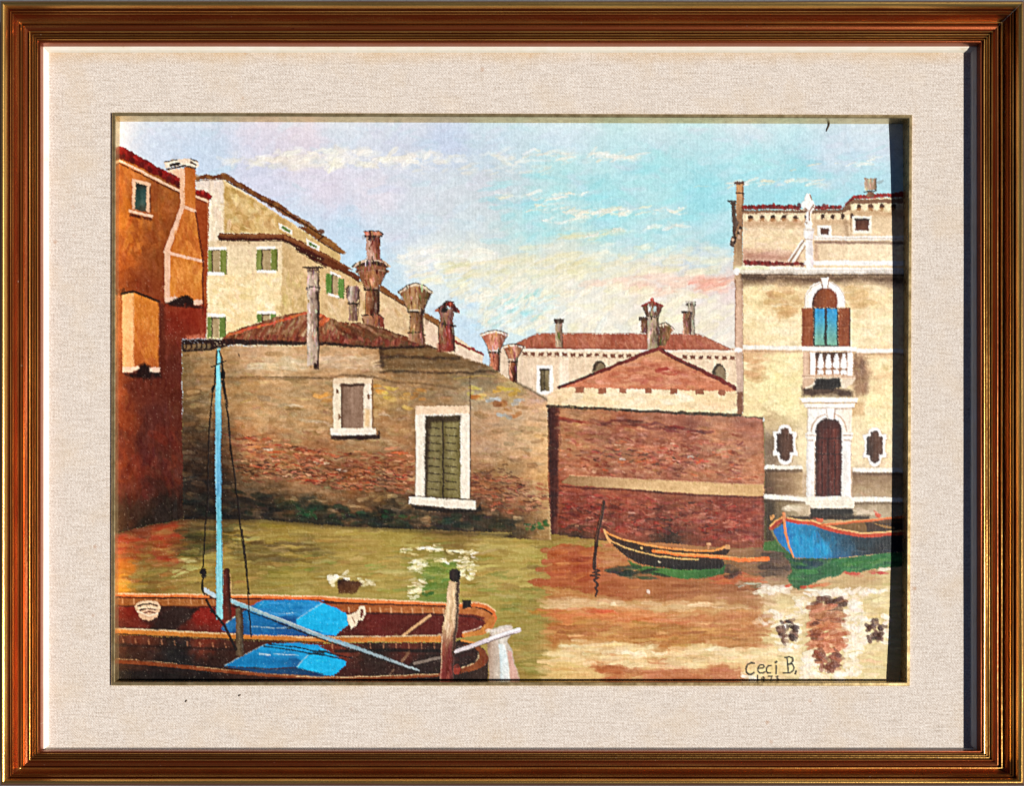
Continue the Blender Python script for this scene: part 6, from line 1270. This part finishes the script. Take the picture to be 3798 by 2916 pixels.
dabs('C3', [560,560,2188,640,2188,940,560,900], 140, [(170,88,68),(186,116,92),(84,38,32),(150,44,36)], (14,36), (4,9), 5, 16, (0.45,0.85), 0.35, 9, clip=[BK])
# old plaster: stains and bare patches on the two big walls
n1, n2, n3 = fbm(150, 60, 301, 4), fbm(60, 22, 311, 4), fbm(26, 9, 321, 3)
for k, am in ((BW, 8), (BK, 11)):
    w_ = (ID == k)[..., None]
    C = np.where(w_, C + (n1 * am * .8 + n2 * am + n3 * am * .9)[..., None] + n2[..., None] * np.array((6, -2, -8)), C)
w_ = ((ID == WT) | (ID == rfl))[..., None]
C = np.where(w_, C + (fbm(150, 12, 331, 3) * 9 + fbm(60, 8, 341, 2) * 7)[..., None], C)
# richer darks and colour everywhere but the sky
lum = C @ np.array((.3, .59, .11))
keep = np.isin(ID, [SKY, WT, rfl] + CLS + WRS)
Cs = lum[..., None] + (C - lum[..., None]) * 1.02
Cs = Cs + 12 * np.sin((np.clip(lum, 0, 255) / 255 - .5) * np.pi * 2)[..., None] * .55
C = np.where(keep[..., None], C, Cs)

# crisp touches: strengthen the local contrast of the strokes
def boxblur(a, n):
    for ax in (0, 1):
        p = np.pad(a, [(n, n) if k == ax else (0, 0) for k in range(a.ndim)], mode='edge')
        acc = 0
        for k in range(2 * n + 1):
            acc = acc + np.take(p, np.arange(k, k + a.shape[ax]), axis=ax)
        a = acc / (2 * n + 1)
    return a
C = C + (C - boxblur(C, 3)) * np.where(keep & (ID != WT) & (ID != rfl), .28, .45)[..., None]
# ---- cream flecks: bare weave, with its sun sparkle painted into the colour
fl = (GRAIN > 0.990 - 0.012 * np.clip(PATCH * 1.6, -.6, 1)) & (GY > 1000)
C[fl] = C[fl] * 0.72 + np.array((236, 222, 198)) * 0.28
C += (RG.uniform(-1, 1, (NY, NX)) * 6)[..., None]
amp = np.where(keep, .5, 1.0) * (0.35 + np.clip(lum, 0, 255) / 255)
C += ((fbm(14, 14, 91, 2) * 9 + (GRAIN - .5) * 26 + fbm(8, 8, 97, 1) * 20) * amp)[..., None]
hole = ID == 0
ID[hole] = np.where(GY[hole] > 1700, WT, SKY)
C = np.clip(C, 6, 253)

# ------------------------------------------------------------------ paint material and motif meshes
om = Mat('oil_paint')
ca_ = om.n('ShaderNodeAttribute', attribute_name='pigment').outputs['Color']
ob3 = om.n('ShaderNodeTexCoord').outputs['Object']
om.l(ca_, om.b.inputs['Base Color'])
pn = om.noise(ob3, 120, 4, 0.6)
om.l(om.math('ADD', om.math('MULTIPLY', pn, 0.25), 0.32), om.b.inputs['Roughness'])
om.b.inputs['Specular IOR Level'].default_value = 0.2
def wave(direction, scale):
    w_ = om.n('ShaderNodeTexWave', wave_type='BANDS', bands_direction=direction)
    w_.inputs['Scale'].default_value = scale
    w_.inputs['Distortion'].default_value = 0.8
    w_.inputs['Detail'].default_value = 1
    om.l(ob3, w_.inputs['Vector'])
    return w_.outputs['Fac']
weave = om.math('ADD', wave('X', 300), om.math('MULTIPLY', wave('Y', 300), 0.7))
tex_h = om.math('ADD', om.math('MULTIPLY', weave, 0.4), om.math('MULTIPLY', om.noise(ob3, 1500, 3, 0.6), 0.7))
om.bump(tex_h, 0.6, 0.00018)

def depth_at(y):
    ty = (y - 1483.0) / 1075.0
    return 36.0 + 17.0 * np.abs(ty) ** 3
ZP = -depth_at(GY)
# linen threads of the canvas: warp and weft lift the paint, filled in where the paint is thick
PHX, PHY = fbm(140, 60, 201, 2) * 2.2, fbm(60, 140, 211, 2) * 2.2
THR = np.sin(2 * np.pi * GX / 7.6 + PHX) * np.sin(2 * np.pi * GY / 7.6 + PHY) + 0.6 * fbm(9, 9, 221, 1) + 0.5 * (GRAIN - .5)
ZS = ZP * S + HT * 0.0006 + THR * 0.00007 * np.clip(1.15 - HT, 0.35, 1)
KK = (D - ZP) / D
VX = ((PCX - 1899) + (GX - PCX) * KK) * S
VY = ((1458 - PCY) - (GY - PCY) * KK) * S
VERT = np.stack([VX, VY, ZS], -1).reshape(-1, 3).astype(np.float32)
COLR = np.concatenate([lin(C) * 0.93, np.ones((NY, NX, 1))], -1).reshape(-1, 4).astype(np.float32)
cell = ID[:-1, :-1]
ji, ii = np.mgrid[0:NY - 1, 0:NX - 1]
base = (ji * NX + ii)
quad = np.stack([base, base + NX, base + NX + 1, base + 1], -1)

def paint_mesh(name, mask):
    q = quad[mask]
    if len(q) == 0:
        return None
    used, inv = np.unique(q.ravel(), return_inverse=True)
    me = bpy.data.meshes.new(name)
    nq = len(q)
    me.vertices.add(len(used)); me.loops.add(nq * 4); me.polygons.add(nq)
    me.vertices.foreach_set('co', VERT[used].ravel())
    me.loops.foreach_set('vertex_index', inv.astype(np.int32).ravel())
    me.polygons.foreach_set('loop_start', np.arange(0, nq * 4, 4, dtype=np.int32))
    me.polygons.foreach_set('loop_total', np.full(nq, 4, np.int32))
    me.polygons.foreach_set('use_smooth', np.ones(nq, bool))
    at = me.attributes.new('pigment', 'FLOAT_COLOR', 'POINT')
    at.data.foreach_set('color', COLR[used].ravel())
    me.materials.append(om.m)
    me.update(calc_edges=True)
    return me

# canvas board that carries the paint
bm_ = Mat('canvas_board')
bn = bm_.noise(bm_.n('ShaderNodeTexCoord').outputs['Object'], 400, 3)
bm_.l(bm_.ramp(bn, [(0.3, (0.42, 0.34, 0.24)), (0.7, (0.55, 0.46, 0.34))]), bm_.b.inputs['Base Color'])
bm_.b.inputs['Roughness'].default_value = 0.9
NB_ = 24
ys = np.linspace(Y0 - 4, Y1 + 4, NB_)
bv, bf = [], []
for y in ys:
    for x in (X0 - 4, X1 + 4):
        zt = -float(depth_at(np.array(y))) - 3
        p = wpt(x, y, zt)
        bv += [p, (p[0], p[1], (zt - 14) * S)]
for k in range(NB_ - 1):
    a = k * 4; b = a + 4
    bf += [(a, b, b + 2, a + 2), (a + 1, a + 3, b + 3, b + 1), (a, a + 1, b + 1, b), (a + 2, b + 2, b + 3, a + 3)]
bf += [(0, 2, 3, 1), (4 * NB_ - 4, 4 * NB_ - 3, 4 * NB_ - 1, 4 * NB_ - 2)]
part('canvas_board', mesh('canvas_board', bv, bf, bm_.m))

# backing panel under mat and canvas
kb_ = [wpt(120, 130, -118), wpt(3680, 130, -118), wpt(3680, 2820, -118), wpt(120, 2820, -118)]
kv = [tuple(p) for p in kb_] + [(p[0], p[1], GZ * S + 0.0005) for p in kb_]
part('backing_panel', mesh('backing_panel', kv, [(0, 3, 2, 1), (4, 5, 6, 7), (0, 1, 5, 4), (1, 2, 6, 5), (2, 3, 7, 6), (3, 0, 4, 7)], bm_.m))

OBJ = {}
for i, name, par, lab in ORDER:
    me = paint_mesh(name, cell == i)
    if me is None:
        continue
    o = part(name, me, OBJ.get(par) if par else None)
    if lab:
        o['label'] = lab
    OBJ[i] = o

# ------------------------------------------------------------------ lint and specks lying on the picture
dm = Mat('brown_lint')
dm.l(dm.ramp(dm.noise(dm.n('ShaderNodeTexCoord').outputs['Object'], 900, 2), [(0.3, (0.05, 0.03, 0.015)), (0.7, (0.12, 0.07, 0.03))]), dm.b.inputs['Base Color'])
dm.b.inputs['Roughness'].default_value = 0.8
def strand(name, pts, rad, mat, label, cat):
    n = 7; v, fcs = [], []
    P3 = [Vector(wpt(*p)) for p in pts]
    for k, p in enumerate(P3):
        d = (P3[min(k + 1, len(P3) - 1)] - P3[max(k - 1, 0)]).normalized()
        a = d.orthogonal().normalized(); b = d.cross(a)
        r = rad * S * (0.55 if k in (0, len(P3) - 1) else 1.0)
        for q in range(n):
            t = 2 * math.pi * q / n
            v.append(tuple(p + a * math.cos(t) * r + b * math.sin(t) * r))
    for k in range(len(P3) - 1):
        for q in range(n):
            q2 = (q + 1) % n
            fcs.append((k * n + q, k * n + q2, (k + 1) * n + q2, (k + 1) * n + q))
    fcs.append(tuple(range(n - 1, -1, -1))); fcs.append(tuple(range((len(P3) - 1) * n, len(P3) * n)))
    o = new_obj(name, mesh(name, v, fcs, mat, smooth=True), None, label=label, category=cat)
    return o
zc = -float(depth_at(np.array(470.0)))
strand('thread', [(3070, 443, zc + 5), (3076, 455, zc + 3), (3074, 466, zc + 2.2), (3068, 478, zc + 2.2), (3065, 487, zc + 2.2)], 2.6, dm.m, 'short dark brown thread at the top of the painted sky, by the gold slip', 'thread')
strand('speck', [(687, 2606, 1.5), (691, 2601, 2.5), (694, 2598, 1.5)], 2.6, dm.m, 'tiny dark brown speck on the linen below the blue boat cover, left of another', 'speck')
strand('speck', [(885, 2584, 1.5), (889, 2580, 2.5), (894, 2578, 1.5)], 2.8, dm.m, 'dark brown speck on the linen, right one of the two below the boats', 'speck')
